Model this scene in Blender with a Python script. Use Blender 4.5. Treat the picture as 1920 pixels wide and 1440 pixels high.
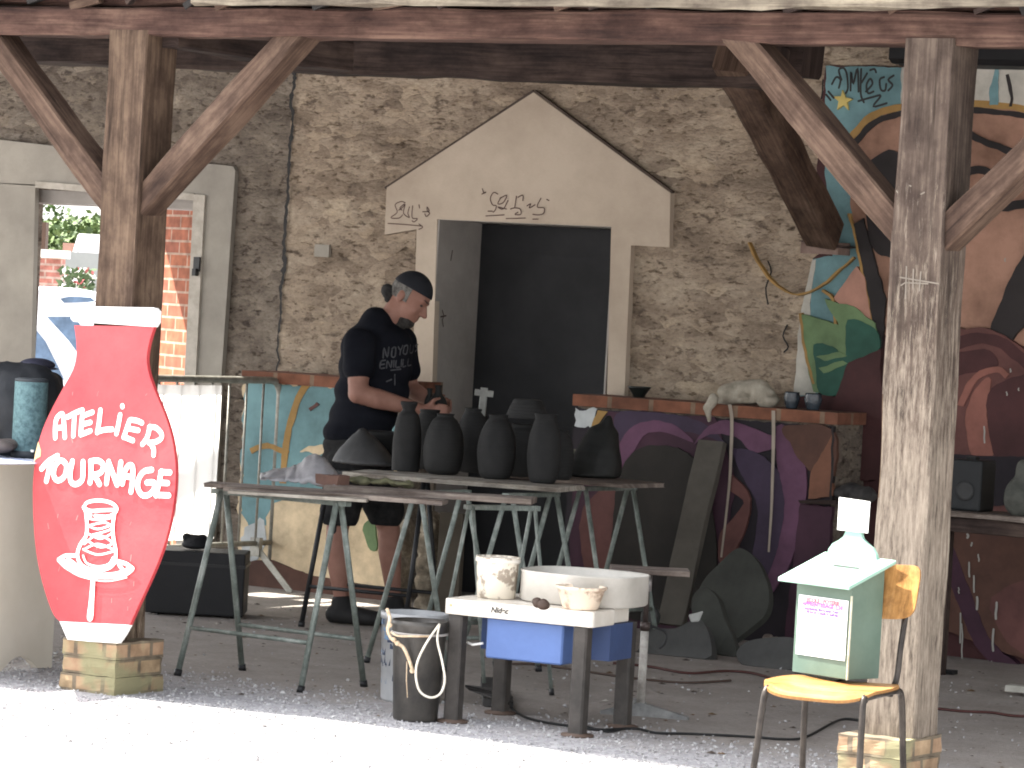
import bpy, bmesh, math, random
from mathutils import Vector as V, Matrix, noise
from mathutils.bvhtree import BVHTree
random.seed(7)
for o in list(bpy.data.objects): bpy.data.objects.remove(o)
scene = bpy.context.scene
COL = scene.collection

# ------------------------------------------------------------------ camera
F_PX = 6800.0
YAW, PITCH, ROLL = math.radians(32), math.atan(162/F_PX), math.radians(3.2)
CP = V((8.81, -11.24, 1.62))
R0 = V((math.cos(YAW), math.sin(YAW), 0)); F0 = V((-math.sin(YAW), math.cos(YAW), 0)); Z = V((0, 0, 1))
FW = (F0*math.cos(PITCH) - Z*math.sin(PITCH)).normalized()
U0 = R0.cross(FW)
RR = R0*math.cos(ROLL) + U0*math.sin(ROLL)
UU = U0*math.cos(ROLL) - R0*math.sin(ROLL)
cam = bpy.data.cameras.new('camera'); co = bpy.data.objects.new('camera', cam); COL.objects.link(co)
co.matrix_world = Matrix(((RR.x, UU.x, -FW.x, CP.x), (RR.y, UU.y, -FW.y, CP.y), (RR.z, UU.z, -FW.z, CP.z), (0, 0, 0, 1)))
cam.sensor_fit = 'HORIZONTAL'; cam.sensor_width = 36; cam.lens = 36*F_PX/1920
cam.clip_start = 0.1; cam.clip_end = 2000
scene.camera = co

# ------------------------------------------------------------------ sky, sun, exposure
EL, PHI = math.radians(58), math.radians(82.5)
SUN = V((-math.cos(EL)*math.sin(PHI), -math.cos(EL)*math.cos(PHI), math.sin(EL)))
w = bpy.data.worlds.new("World"); scene.world = w; w.use_nodes = True
nt = w.node_tree
sky = nt.nodes.new('ShaderNodeTexSky'); sky.sky_type = 'NISHITA'; sky.sun_disc = False
sky.sun_elevation = EL; sky.sun_rotation = math.atan2(SUN.x, SUN.y)
sky.dust_density = 2.5; sky.air_density = 1.0
bg = nt.nodes['Background']; bg.inputs['Strength'].default_value = 0.14
hs = nt.nodes.new('ShaderNodeHueSaturation'); hs.inputs['Saturation'].default_value = .22
nt.links.new(sky.outputs['Color'], hs.inputs['Color']); nt.links.new(hs.outputs['Color'], bg.inputs['Color'])
sl = bpy.data.lights.new('sun', 'SUN'); sl.energy = 4.2; sl.angle = math.radians(0.6); sl.color = (1, .955, .87)
so = bpy.data.objects.new('sun', sl); COL.objects.link(so)
so.rotation_euler = SUN.to_track_quat('Z', 'Y').to_euler(); so.location = (0, -5, 12)
scene.view_settings.view_transform = 'Standard'; scene.view_settings.look = 'None'
scene.view_settings.gamma = 1; scene.view_settings.exposure = 2.55
scene.cycles.filter_width = 1.9
scene.cycles.max_bounces = 8; scene.cycles.diffuse_bounces = 5

# ------------------------------------------------------------------ pixel geometry helpers
def ray(px, py): return FW + RR*((px-960)/F_PX) + UU*((720-py)/F_PX)
def onP(px, py, p, n):
    r = ray(px, py); return CP + r*((V(p)-CP).dot(n)/r.dot(n))
def onY(px, py, y): return onP(px, py, (0, y, 0), V((0, 1, 0)))
def onX(px, py, x): return onP(px, py, (x, 0, 0), V((1, 0, 0)))
def onZ(px, py, z): return onP(px, py, (0, 0, z), V((0, 0, 1)))
def atD(px, py, d): return CP + ray(px, py)*d
def smooth(pts, n=6, closed=True):
    out = []; N = len(pts)
    rng = range(N) if closed else range(N-1)
    for i in rng:
        p0, p1, p2, p3 = [V(pts[(i+k) % N] if closed else pts[min(max(i+k, 0), N-1)]) for k in (-1, 0, 1, 2)]
        for j in range(n):
            t = j/n
            out.append(0.5*((2*p1)+(p2-p0)*t+(2*p0-5*p1+4*p2-p3)*t*t+(3*p1-p0-3*p2+p3)*t*t*t))
    if not closed: out.append(V(pts[-1]))
    return out

# ------------------------------------------------------------------ materials
def lin(c):
    return tuple((x/255/12.92 if x/255 <= .04045 else ((x/255+.055)/1.055)**2.4) for x in c)
def mat(name, a, b=None, c=None, scale=6, stretch=(1, 1, 1), rough=.8, bump=.3, bscale=None, coord='Object',
        detail=8, spec=.3, metal=0, pos=(.35, .65), bdist=.01, trans=0):
    m = bpy.data.materials.new(name); m.use_nodes = True
    n = m.node_tree.nodes; l = m.node_tree.links; bs = n['Principled BSDF']
    b = b or a
    tc = n.new('ShaderNodeTexCoord'); mp = n.new('ShaderNodeMapping'); mp.inputs['Scale'].default_value = stretch
    l.new(tc.outputs[coord], mp.inputs['Vector'])
    no = n.new('ShaderNodeTexNoise'); no.inputs['Scale'].default_value = scale; no.inputs['Detail'].default_value = detail
    no.inputs['Roughness'].default_value = .65
    l.new(mp.outputs[0], no.inputs['Vector'])
    cr = n.new('ShaderNodeValToRGB'); e = cr.color_ramp.elements
    e[0].position = pos[0]; e[1].position = pos[1]
    e[0].color = (*a, 1); e[1].color = (*b, 1)
    if c:
        x = e.new((pos[0]+pos[1])/2+.02); x.color = (*c, 1)
    l.new(no.outputs['Fac'], cr.inputs['Fac']); l.new(cr.outputs['Color'], bs.inputs['Base Color'])
    bs.inputs['Roughness'].default_value = rough; bs.inputs['Specular IOR Level'].default_value = spec
    bs.inputs['Metallic'].default_value = metal
    if bump:
        n2 = n.new('ShaderNodeTexNoise'); n2.inputs['Scale'].default_value = bscale or scale*4; n2.inputs['Detail'].default_value = 6
        l.new(mp.outputs[0], n2.inputs['Vector'])
        bp = n.new('ShaderNodeBump'); bp.inputs['Strength'].default_value = bump; bp.inputs['Distance'].default_value = bdist
        l.new(n2.outputs['Fac'], bp.inputs['Height']); l.new(bp.outputs[0], bs.inputs['Normal'])
    return m
def flat(name, c, rough=.6, var=.12, scale=9, **k):
    return mat(name, tuple(x*(1-var) for x in c), tuple(min(1, x*(1+var)) for x in c), scale=scale, rough=rough, bump=k.pop('bump', .1), **k)

def wood(name, dark, mid, light, rough=.85, flecks=None):
    m = bpy.data.materials.new(name); m.use_nodes = True
    n = m.node_tree.nodes; l = m.node_tree.links; bs = n['Principled BSDF']
    uv = n.new('ShaderNodeTexCoord')
    def noi(sx, sy, det=6, ro=.6):
        mp = n.new('ShaderNodeMapping'); mp.inputs['Scale'].default_value = (sx, sy, 1)
        l.new(uv.outputs['UV'], mp.inputs['Vector'])
        t = n.new('ShaderNodeTexNoise'); t.inputs['Scale'].default_value = 1; t.inputs['Detail'].default_value = det
        t.inputs['Roughness'].default_value = ro
        l.new(mp.outputs[0], t.inputs['Vector']); return t
    g = noi(70, 3.0); big = noi(6, 1.8); crk = noi(30, 1.2, 3)
    cr = n.new('ShaderNodeValToRGB'); e = cr.color_ramp.elements
    e[0].position = .37; e[1].position = .64; e[0].color = (*dark, 1); e[1].color = (*light, 1)
    x = e.new(.5); x.color = (*mid, 1)
    mx = n.new('ShaderNodeMath'); mx.operation = 'ADD'; mu = n.new('ShaderNodeMath'); mu.operation = 'MULTIPLY'; mu.inputs[1].default_value = .55
    mu2 = n.new('ShaderNodeMath'); mu2.operation = 'MULTIPLY'; mu2.inputs[1].default_value = .45
    l.new(big.outputs['Fac'], mu.inputs[0]); l.new(g.outputs['Fac'], mu2.inputs[0])
    l.new(mu.outputs[0], mx.inputs[0]); l.new(mu2.outputs[0], mx.inputs[1]); l.new(mx.outputs[0], cr.inputs['Fac'])
    ck = n.new('ShaderNodeValToRGB'); ck.color_ramp.elements[0].position = .30; ck.color_ramp.elements[1].position = .40
    ck.color_ramp.elements[0].color = (.25, .22, .2, 1); l.new(crk.outputs['Fac'], ck.inputs['Fac'])
    ml = n.new('ShaderNodeMixRGB'); ml.blend_type = 'MULTIPLY'; ml.inputs[0].default_value = .8
    l.new(cr.outputs[0], ml.inputs[1]); l.new(ck.outputs[0], ml.inputs[2])
    out = ml.outputs[0]
    st = noi(9, 5.0, 6, .7); sr = n.new('ShaderNodeValToRGB'); sr.color_ramp.elements[0].position = .36; sr.color_ramp.elements[1].position = .58
    sr.color_ramp.elements[0].color = (.42, .38, .38, 1); l.new(st.outputs['Fac'], sr.inputs['Fac'])
    m9 = n.new('ShaderNodeMixRGB'); m9.blend_type = 'MULTIPLY'; m9.inputs[0].default_value = .85; l.new(out, m9.inputs[1]); l.new(sr.outputs[0], m9.inputs[2]); out = m9.outputs[0]
    if flecks:
        fcol, lo, hi, base = flecks
        f = noi(60, 6.5, 9, .8)
        # weathered flecks, thickened towards the post's foot to paint in the light there
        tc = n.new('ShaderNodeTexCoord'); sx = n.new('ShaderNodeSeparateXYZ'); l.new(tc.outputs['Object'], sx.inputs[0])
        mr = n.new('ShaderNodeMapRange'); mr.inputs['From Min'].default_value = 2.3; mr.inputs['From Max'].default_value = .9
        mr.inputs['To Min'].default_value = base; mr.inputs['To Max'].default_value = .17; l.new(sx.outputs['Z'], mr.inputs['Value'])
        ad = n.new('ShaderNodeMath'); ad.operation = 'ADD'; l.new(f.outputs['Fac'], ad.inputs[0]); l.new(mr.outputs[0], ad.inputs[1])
        fr = n.new('ShaderNodeValToRGB'); fr.color_ramp.elements[0].position = lo; fr.color_ramp.elements[1].position = hi
        l.new(ad.outputs[0], fr.inputs['Fac'])
        mm = n.new('ShaderNodeMixRGB'); l.new(fr.outputs[0], mm.inputs[0]); l.new(out, mm.inputs[1]); mm.inputs[2].default_value = (*fcol, 1)
        out = mm.outputs[0]
    l.new(out, bs.inputs['Base Color'])
    bs.inputs['Roughness'].default_value = rough; bs.inputs['Specular IOR Level'].default_value = .2
    bp = n.new('ShaderNodeBump'); bp.inputs['Strength'].default_value = .55; bp.inputs['Distance'].default_value = .006
    l.new(mx.outputs[0], bp.inputs['Height']); l.new(bp.outputs[0], bs.inputs['Normal'])
    return m

def stone_mat(name, lo, mid, hi, dark):
    """lime-washed rubble: pale plaster over stones with darker recesses"""
    m = bpy.data.materials.new(name); m.use_nodes = True
    n = m.node_tree.nodes; l = m.node_tree.links; bs = n['Principled BSDF']
    tc = n.new('ShaderNodeTexCoord')
    def mp(s, loc=(0, 0, 0)):
        q = n.new('ShaderNodeMapping'); q.inputs['Scale'].default_value = s; q.inputs['Location'].default_value = loc
        l.new(tc.outputs['Object'], q.inputs['Vector']); return q
    def noi(mpn, sc, det=8, ro=.6, dis=0):
        t = n.new('ShaderNodeTexNoise'); t.inputs['Scale'].default_value = sc; t.inputs['Detail'].default_value = det
        t.inputs['Roughness'].default_value = ro; t.inputs['Distortion'].default_value = dis
        l.new(mpn.outputs[0], t.inputs['Vector']); return t
    def ramp(src, stops):
        r = n.new('ShaderNodeValToRGB'); e = r.color_ramp.elements
        e[0].position, e[0].color = stops[0][0], (*stops[0][1], 1); e[1].position, e[1].color = stops[-1][0], (*stops[-1][1], 1)
        for p, c in stops[1:-1]:
            x = e.new(p); x.color = (*c, 1)
        l.new(src, r.inputs['Fac']); return r
    A = mp((1, 1, 1.9)); B = mp((1, 1, 1.9), (3.1, 0, 7.7))
    base = noi(A, 2.2, 10, .7)
    # warped cells = individual stones under thin lime wash
    wn = noi(A, 5, 4, .6); wm = n.new('ShaderNodeMixRGB'); wm.blend_type = 'ADD'; wm.inputs[0].default_value = .16
    C2 = mp((1, 1, 2.2)); l.new(C2.outputs[0], wm.inputs[1]); l.new(wn.outputs['Color'], wm.inputs[2])
    vo = n.new('ShaderNodeTexVoronoi'); vo.inputs['Scale'].default_value = 8.5; l.new(wm.outputs[0], vo.inputs['Vector'])
    ve = n.new('ShaderNodeTexVoronoi'); ve.feature = 'DISTANCE_TO_EDGE'; ve.inputs['Scale'].default_value = 8.5; l.new(wm.outputs[0], ve.inputs['Vector'])
    c0 = ramp(base.outputs['Fac'], [(.35, lo), (.5, mid), (.64, hi)])
    sp_ = n.new('ShaderNodeSeparateColor'); l.new(vo.outputs['Color'], sp_.inputs[0])
    cell = ramp(sp_.outputs[0], [(.0, (.60, .58, .58)), (.35, (.80, .78, .76)), (.6, (1, 1, 1)), (1, (1.12, 1.1, 1.05))])
    mcel = n.new('ShaderNodeMixRGB'); mcel.blend_type = 'MULTIPLY'; l.new(c0.outputs[0], mcel.inputs[1]); l.new(cell.outputs[0], mcel.inputs[2])
    ex = ramp(noi(B, 3.2, 6, .7).outputs['Fac'], [(.40, (.25, .25, .25)), (.58, (1, 1, 1))]); l.new(ex.outputs[0], mcel.inputs[0])
    blot = noi(B, 11, 6, .6, .25)
    k = ramp(blot.outputs['Fac'], [(.32, (1, 1, 1)), (.42, (0, 0, 0))])
    mx = n.new('ShaderNodeMixRGB'); l.new(k.outputs[0], mx.inputs[0]); l.new(mcel.outputs[0], mx.inputs[1]); mx.inputs[2].default_value = (*dark, 1)
    A3 = mp((1, 1, 2.6), (5, 2, 1)); d3 = noi(A3, 19, 5, .6, .15); k4 = ramp(d3.outputs['Fac'], [(.33, (.42, .39, .36)), (.43, (1, 1, 1)), (.6, (1, 1, 1)), (.7, (1.18, 1.16, 1.12))])  # dark recess marks, shade of the hollows put into the colour
    m7 = n.new('ShaderNodeMixRGB'); m7.blend_type = 'MULTIPLY'; m7.inputs[0].default_value = 1; l.new(mx.outputs[0], m7.inputs[1]); l.new(k4.outputs[0], m7.inputs[2]); mx = m7
    fine = noi(A, 34, 10, .8)
    k2 = ramp(fine.outputs['Fac'], [(.3, (.58, .56, .54)), (.52, (1, 1, 1)), (.75, (1.2, 1.18, 1.14))])
    ml = n.new('ShaderNodeMixRGB'); ml.blend_type = 'MULTIPLY'; ml.inputs[0].default_value = 1
    l.new(mx.outputs[0], ml.inputs[1]); l.new(k2.outputs[0], ml.inputs[2])
    l.new(ml.outputs[0], bs.inputs['Base Color']); bs.inputs['Roughness'].default_value = .92; bs.inputs['Specular IOR Level'].default_value = .12
    er = ramp(ve.outputs['Distance'], [(0, (0, 0, 0)), (.18, (1, 1, 1))])
    ad = n.new('ShaderNodeMath'); ad.operation = 'ADD'; l.new(d3.outputs['Fac'], ad.inputs[0])
    mu = n.new('ShaderNodeMath'); mu.operation = 'MULTIPLY'; mu.inputs[1].default_value = .5; l.new(fine.outputs['Fac'], mu.inputs[0]); l.new(mu.outputs[0], ad.inputs[1])
    m5 = n.new('ShaderNodeMath'); m5.operation = 'MULTIPLY'; m5.inputs[1].default_value = .22; l.new(er.outputs[0], m5.inputs[0])
    a2 = n.new('ShaderNodeMath'); a2.operation = 'ADD'; l.new(ad.outputs[0], a2.inputs[0]); l.new(m5.outputs[0], a2.inputs[1])
    bp = n.new('ShaderNodeBump'); bp.inputs['Strength'].default_value = .9; bp.inputs['Distance'].default_value = .02
    l.new(a2.outputs[0], bp.inputs['Height']); l.new(bp.outputs[0], bs.inputs['Normal'])
    return m

def brick_mat(name, c1, c2, mortar, bw=.22, bh=.065, msize=.012, moss=None, coord='Object', rot=None):
    m = bpy.data.materials.new(name); m.use_nodes = True
    n = m.node_tree.nodes; l = m.node_tree.links; bs = n['Principled BSDF']
    tc = n.new('ShaderNodeTexCoord'); sx = n.new('ShaderNodeSeparateXYZ'); l.new(tc.outputs[coord], sx.inputs[0])
    sm_ = n.new('ShaderNodeMath'); sm_.operation = 'ADD'; l.new(sx.outputs['X'], sm_.inputs[0]); l.new(sx.outputs['Y'], sm_.inputs[1])
    mp = n.new('ShaderNodeCombineXYZ'); l.new(sm_.outputs[0], mp.inputs['X']); l.new(sx.outputs['Z'], mp.inputs['Y'])
    b = n.new('ShaderNodeTexBrick'); b.inputs['Scale'].default_value = 1; b.inputs['Brick Width'].default_value = bw
    b.inputs['Row Height'].default_value = bh; b.inputs['Mortar Size'].default_value = msize
    b.inputs['Color1'].default_value = (*c1, 1); b.inputs['Color2'].default_value = (*c2, 1); b.inputs['Mortar'].default_value = (*mortar, 1)
    l.new(mp.outputs[0], b.inputs['Vector'])
    no = n.new('ShaderNodeTexNoise'); no.inputs['Scale'].default_value = 14; no.inputs['Detail'].default_value = 8
    l.new(tc.outputs[coord], no.inputs['Vector'])
    cr = n.new('ShaderNodeValToRGB'); cr.color_ramp.elements[0].color = (.55, .5, .45, 1); cr.color_ramp.elements[0].position = .3
    cr.color_ramp.elements[1].color = (1.15, 1.12, 1.08, 1); cr.color_ramp.elements[1].position = .7
    l.new(no.outputs['Fac'], cr.inputs['Fac'])
    ml = n.new('ShaderNodeMixRGB'); ml.blend_type = 'MULTIPLY'; ml.inputs[0].default_value = 1
    l.new(b.outputs['Color'], ml.inputs[1]); l.new(cr.outputs[0], ml.inputs[2]); out = ml.outputs[0]
    if moss:
        n3 = n.new('ShaderNodeTexNoise'); n3.inputs['Scale'].default_value = 7; n3.inputs['Detail'].default_value = 5; l.new(tc.outputs[coord], n3.inputs['Vector'])
        r3 = n.new('ShaderNodeValToRGB'); r3.color_ramp.elements[0].position = .47; r3.color_ramp.elements[1].position = .6; l.new(n3.outputs['Fac'], r3.inputs['Fac'])
        m3 = n.new('ShaderNodeMixRGB'); l.new(r3.outputs[0], m3.inputs[0]); l.new(out, m3.inputs[1]); m3.inputs[2].default_value = (*moss, 1); out = m3.outputs[0]
    l.new(out, bs.inputs['Base Color']); bs.inputs['Roughness'].default_value = .9
    bp = n.new('ShaderNodeBump'); bp.inputs['Strength'].default_value = .6; bp.inputs['Distance'].default_value = .008; bp.invert = True
    l.new(b.outputs['Fac'], bp.inputs['Height']); l.new(bp.outputs[0], bs.inputs['Normal'])
    return m

def ground_mat():
    m = bpy.data.materials.new('ground'); m.use_nodes = True
    n = m.node_tree.nodes; l = m.node_tree.links; bs = n['Principled BSDF']
    tc = n.new('ShaderNodeTexCoord'); sx = n.new('ShaderNodeSeparateXYZ'); l.new(tc.outputs['Object'], sx.inputs[0])
    v = n.new('ShaderNodeTexVoronoi'); v.inputs['Scale'].default_value = 55; l.new(tc.outputs['Object'], v.inputs['Vector'])
    no = n.new('ShaderNodeTexNoise'); no.inputs['Scale'].default_value = 3; no.inputs['Detail'].default_value = 12; no.inputs['Roughness'].default_value = .7
    l.new(tc.outputs['Object'], no.inputs['Vector'])
    n2 = n.new('ShaderNodeTexNoise'); n2.inputs['Scale'].default_value = 45; n2.inputs['Detail'].default_value = 6; n2.inputs['Roughness'].default_value = .8
    l.new(tc.outputs['Object'], n2.inputs['Vector'])
    gr = n.new('ShaderNodeValToRGB'); e = gr.color_ramp.elements; e[0].color = (.30, .29, .30, 1); e[1].color = (.46, .45, .46, 1)
    sep = n.new('ShaderNodeSeparateColor'); l.new(v.outputs['Color'], sep.inputs[0]); l.new(sep.outputs[0], gr.inputs['Fac'])
    du = n.new('ShaderNodeValToRGB'); e = du.color_ramp.elements; e[0].position = .3; e[1].position = .7
    e[0].color = (.19, .165, .145, 1); e[1].color = (.40, .36, .325, 1); x = e.new(.5); x.color = (.29, .26, .235, 1)
    mm = n.new('ShaderNodeMath'); mm.operation = 'ADD'; h1 = n.new('ShaderNodeMath'); h1.operation = 'MULTIPLY'; h1.inputs[1].default_value = .5
    h2 = n.new('ShaderNodeMath'); h2.operation = 'MULTIPLY'; h2.inputs[1].default_value = .5
    l.new(no.outputs['Fac'], h1.inputs[0]); l.new(n2.outputs['Fac'], h2.inputs[0]); l.new(h1.outputs[0], mm.inputs[0]); l.new(h2.outputs[0], mm.inputs[1])
    l.new(mm.outputs[0], du.inputs['Fac'])
    # gravel yard in front, trodden earth floor inside the shed: ragged border
    ad = n.new('ShaderNodeMath'); ad.operation = 'ADD'; l.new(sx.outputs['Y'], ad.inputs[0])
    mz = n.new('ShaderNodeMath'); mz.operation = 'MULTIPLY'; mz.inputs[1].default_value = 1.2; l.new(no.outputs['Fac'], mz.inputs[0]); l.new(mz.outputs[0], ad.inputs[1])
    mr = n.new('ShaderNodeMapRange'); mr.inputs['From Min'].default_value = .75; mr.inputs['From Max'].default_value = 1.45; l.new(ad.outputs[0], mr.inputs['Value'])
    lt = n.new('ShaderNodeMapRange'); lt.inputs['From Min'].default_value = 5.4; lt.inputs['From Max'].default_value = 5.6; l.new(sx.outputs['Y'], lt.inputs['Value'])
    sb = n.new('ShaderNodeMath'); sb.operation = 'SUBTRACT'; l.new(mr.outputs[0], sb.inputs[0]); l.new(lt.outputs[0], sb.inputs[1]); sb.use_clamp = True
    mx = n.new('ShaderNodeMixRGB'); l.new(sb.outputs[0], mx.inputs[0]); l.new(gr.outputs[0], mx.inputs[1]); l.new(du.outputs[0], mx.inputs[2])
    l.new(mx.outputs[0], bs.inputs['Base Color']); bs.inputs['Roughness'].default_value = .95; bs.inputs['Specular IOR Level'].default_value = .1
    bp = n.new('ShaderNodeBump'); bp.inputs['Strength'].default_value = .8; bp.inputs['Distance'].default_value = .02
    l.new(mm.outputs[0], bp.inputs['Height']); l.new(bp.outputs[0], bs.inputs['Normal'])
    return m

# ------------------------------------------------------------------ mesh helpers
class MB:
    def __init__(s): s.bm = bmesh.new(); s.uv = s.bm.loops.layers.uv.new('UVMap'); s.mi = 0
    def _mark(s, faces):
        for f in faces: f.material_index = s.mi
        return faces
    def face(s, pts):
        try: return s._mark([s.bm.faces.new([s.bm.verts.new(p) for p in pts])])[0]
        except ValueError: return None
    def box(s, a, b):
        a, b = V(a), V(b); x0, x1 = sorted((a.x, b.x)); y0, y1 = sorted((a.y, b.y)); z0, z1 = sorted((a.z, b.z))
        return s.hexa([V((x0, y0, z0)), V((x1, y0, z0)), V((x1, y1, z0)), V((x0, y1, z0))], [V((x0, y0, z1)), V((x1, y0, z1)), V((x1, y1, z1)), V((x0, y1, z1))])
    def hexa(s, lo, hi):
        """prism between two point loops"""
        n = len(lo); a = [s.bm.verts.new(p) for p in lo]; b = [s.bm.verts.new(p) for p in hi]
        fs = [s.bm.faces.new(a[::-1]), s.bm.faces.new(b)]
        for i in range(n): fs.append(s.bm.faces.new([a[i], a[(i+1) % n], b[(i+1) % n], b[i]]))
        return s._mark(fs)
    def prism(s, pts, ext):
        """flat outline given depth"""
        ext = V(ext); pts = [V(p) for p in pts]
        nrm = V((0, 0, 0))
        for i in range(len(pts)): nrm += pts[i].cross(pts[(i+1) % len(pts)])
        fs = s.hexa(pts, [p+ext for p in pts])
        return fs
    def bar(s, p0, p1, w, h, up=Z, amp=0, seg=None, ch=.12, seed=0):
        """squared timber with chamfered arrises, uv in metres along the grain"""
        p0, p1 = V(p0), V(p1); d = (p1-p0); L = d.length; d.normalize()
        sd = d.cross(V(up)); sd = sd.normalized() if sd.length > 1e-4 else V((1, 0, 0)); u = sd.cross(d).normalized()
        n = max(1, int(L/(seg or .12))) if amp else 1
        c = min(w, h)*ch; W, H = w/2, h/2
        prof = [(-W+c, -H), (W-c, -H), (W, -H+c), (W, H-c), (W-c, H), (-W+c, H), (-W, H-c), (-W, -H+c)]
        per = [0]
        for i in range(8): per.append(per[-1]+math.dist(prof[i], prof[(i+1) % 8]))
        rings = []
        for k in range(n+1):
            t = k/n; row = []
            for i, (a, b) in enumerate(prof):
                q = 1+ (0 if not amp else amp*noise.noise(V((i*1.7+seed*3.1, t*L*3, seed)))/min(W, H))
                row.append(s.bm.verts.new(p0+d*(L*t)+sd*a*q+u*b*q))
            rings.append(row)
        off = random.random()*10
        for k in range(n):
            for i in range(8):
                j = (i+1) % 8
                f = s.bm.faces.new([rings[k][i], rings[k][j], rings[k+1][j], rings[k+1][i]]); f.material_index = s.mi
                us = [per[i], per[i+1], per[i+1], per[i]]; vs = [k/n*L, k/n*L, (k+1)/n*L, (k+1)/n*L]
                for lp, a, b in zip(f.loops, us, vs): lp[s.uv].uv = (a+off, b+off)
        for r in (rings[0][::-1], rings[-1]):
            f = s.bm.faces.new(r); f.material_index = s.mi
            for lp, (a, b) in zip(f.loops, prof): lp[s.uv].uv = (a*2+off, b*.3+off)
    def tube(s, pts, r, n=10, r1=None, caps=True):
        pts = [V(p) for p in pts]; rings = []; N = len(pts); prev = None
        for k, p in enumerate(pts):
            d = (pts[min(k+1, N-1)]-pts[max(k-1, 0)]).normalized()
            if prev is None: a = d.orthogonal().normalized()
            else:
                a = prev-d*prev.dot(d); a = a.normalized() if a.length > 1e-5 else d.orthogonal().normalized()
            prev = a; b = d.cross(a); rr = r if r1 is None else r+(r1-r)*k/max(1, N-1)
            rings.append([s.bm.verts.new(p+a*math.cos(2*math.pi*i/n)*rr+b*math.sin(2*math.pi*i/n)*rr) for i in range(n)])
        for k in range(N-1):
            for i in range(n):
                f = s.bm.faces.new([rings[k][i], rings[k][(i+1) % n], rings[k+1][(i+1) % n], rings[k+1][i]]); f.smooth = True; f.material_index = s.mi
        if caps:
            s._mark([s.bm.faces.new(rings[0][::-1]), s.bm.faces.new(rings[-1])])
    def lathe(s, prof, c, n=40, sx=1, sy=1, axis=None, amp=0, seed=0):
        """prof: (radius, height) pairs"""
        c = V(c); rings = []
        ax = (V(axis).normalized() if axis is not None else Z); q = Z.rotation_difference(ax)
        for (r, h) in prof:
            row = []
            for i in range(n):
                a = 2*math.pi*i/n; rr = r*(1+(amp*noise.noise(V((math.cos(a)*2, math.sin(a)*2, h*9+seed))) if amp else 0))
                row.append(s.bm.verts.new(c+q@V((math.cos(a)*rr*sx, math.sin(a)*rr*sy, h))))
            rings.append(row)
        for k in range(len(rings)-1):
            for i in range(n):
                f = s.bm.faces.new([rings[k][i], rings[k][(i+1) % n], rings[k+1][(i+1) % n], rings[k+1][i]]); f.smooth = True; f.material_index = s.mi
        for r, row in ((prof[0][0], rings[0][::-1]), (prof[-1][0], rings[-1])):
            if r > 1e-4: s._mark([s.bm.faces.new(row)])
    def ball(s, c, r, seg=12, rot=None):
        r = V((r, r, r)) if isinstance(r, (int, float)) else V(r)
        m = Matrix.Translation(V(c)) @ (rot.to_4x4() if rot else Matrix()) @ Matrix.Diagonal((*r, 1))
        nu, nv = seg, max(6, seg*2//3); rows = []
        top = s.bm.verts.new(m @ V((0, 0, 1))); bot = s.bm.verts.new(m @ V((0, 0, -1)))
        for j in range(1, nv):
            t = math.pi*j/nv; rows.append([s.bm.verts.new(m @ V((math.sin(t)*math.cos(2*math.pi*i/nu), math.sin(t)*math.sin(2*math.pi*i/nu), math.cos(t)))) for i in range(nu)])
        nf = s.bm.faces.new
        for i in range(nu):
            k = (i+1) % nu; fs = [nf([top, rows[0][i], rows[0][k]]), nf([bot, rows[-1][k], rows[-1][i]])]
            for j in range(nv-2): fs.append(nf([rows[j][i], rows[j+1][i], rows[j+1][k], rows[j][k]]))
            for f in fs: f.smooth = True; f.material_index = s.mi
    def limb(s, pts, rs, seg=12):
        """chain of overlapping balls, remeshed later into one continuous skin"""
        for k in range(len(pts)-1):
            a, b = V(pts[k]), V(pts[k+1]); L = (b-a).length; m = max(2, int(L/(min(rs[k], rs[k+1])*.5)))
            for i in range(m+1):
                t = i/m; s.ball(a.lerp(b, t), rs[k]+(rs[k+1]-rs[k])*t, seg)
    def rough(s, amp, sc=8, seed=0):
        for v in s.bm.verts: v.co += noise.noise_vector(v.co*sc+V((seed, 0, 0)))*amp
    def tri(s):
        s.bm.normal_update(); bmesh.ops.triangulate(s.bm, faces=[f for f in s.bm.faces if len(f.verts) > 4])

def world_of(o):
    p = V((0, 0, 0))
    while o: p += V(o.location); o = o.parent
    return p
def obj(name, mb, mats, parent=None, label=None, cat=None, group=None, kind=None, shade=None, base=None):
    bm = mb.bm; mb.tri()
    bmesh.ops.recalc_face_normals(bm, faces=bm.faces)
    me = bpy.data.meshes.new(name); o = bpy.data.objects.new(name, me)
    org = world_of(parent) if parent else V(base or (0, 0, 0))
    if not parent and base is None and kind != 'structure':
        xs = [v.co for v in bm.verts]
        org = V(((min(v.x for v in xs)+max(v.x for v in xs))/2, (min(v.y for v in xs)+max(v.y for v in xs))/2, min(v.z for v in xs)))
    if not parent: o.location = org
    bmesh.ops.translate(bm, verts=bm.verts, vec=-org)
    bm.to_mesh(me); bm.free()
    for m in (mats if isinstance(mats, (list, tuple)) else [mats]): me.materials.append(m)
    COL.objects.link(o)
    if parent: o.parent = parent
    tag(o, label, cat, group, kind)
    return o
def tag(o, label=None, cat=None, group=None, kind=None):
    if label: o['label'] = label
    if cat: o['category'] = cat
    if group: o['group'] = group
    if kind: o['kind'] = kind
    return o
def thing(name, loc, label, cat, group=None):
    o = bpy.data.objects.new(name, None); COL.objects.link(o); o.location = loc; o.empty_display_size = .2
    return tag(o, label, cat, group)
def copy_tree(o, parent=None):
    c = o.copy(); COL.objects.link(c)
    if parent: c.parent = parent
    for ch in list(o.children): copy_tree(ch, c)
    return c
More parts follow.
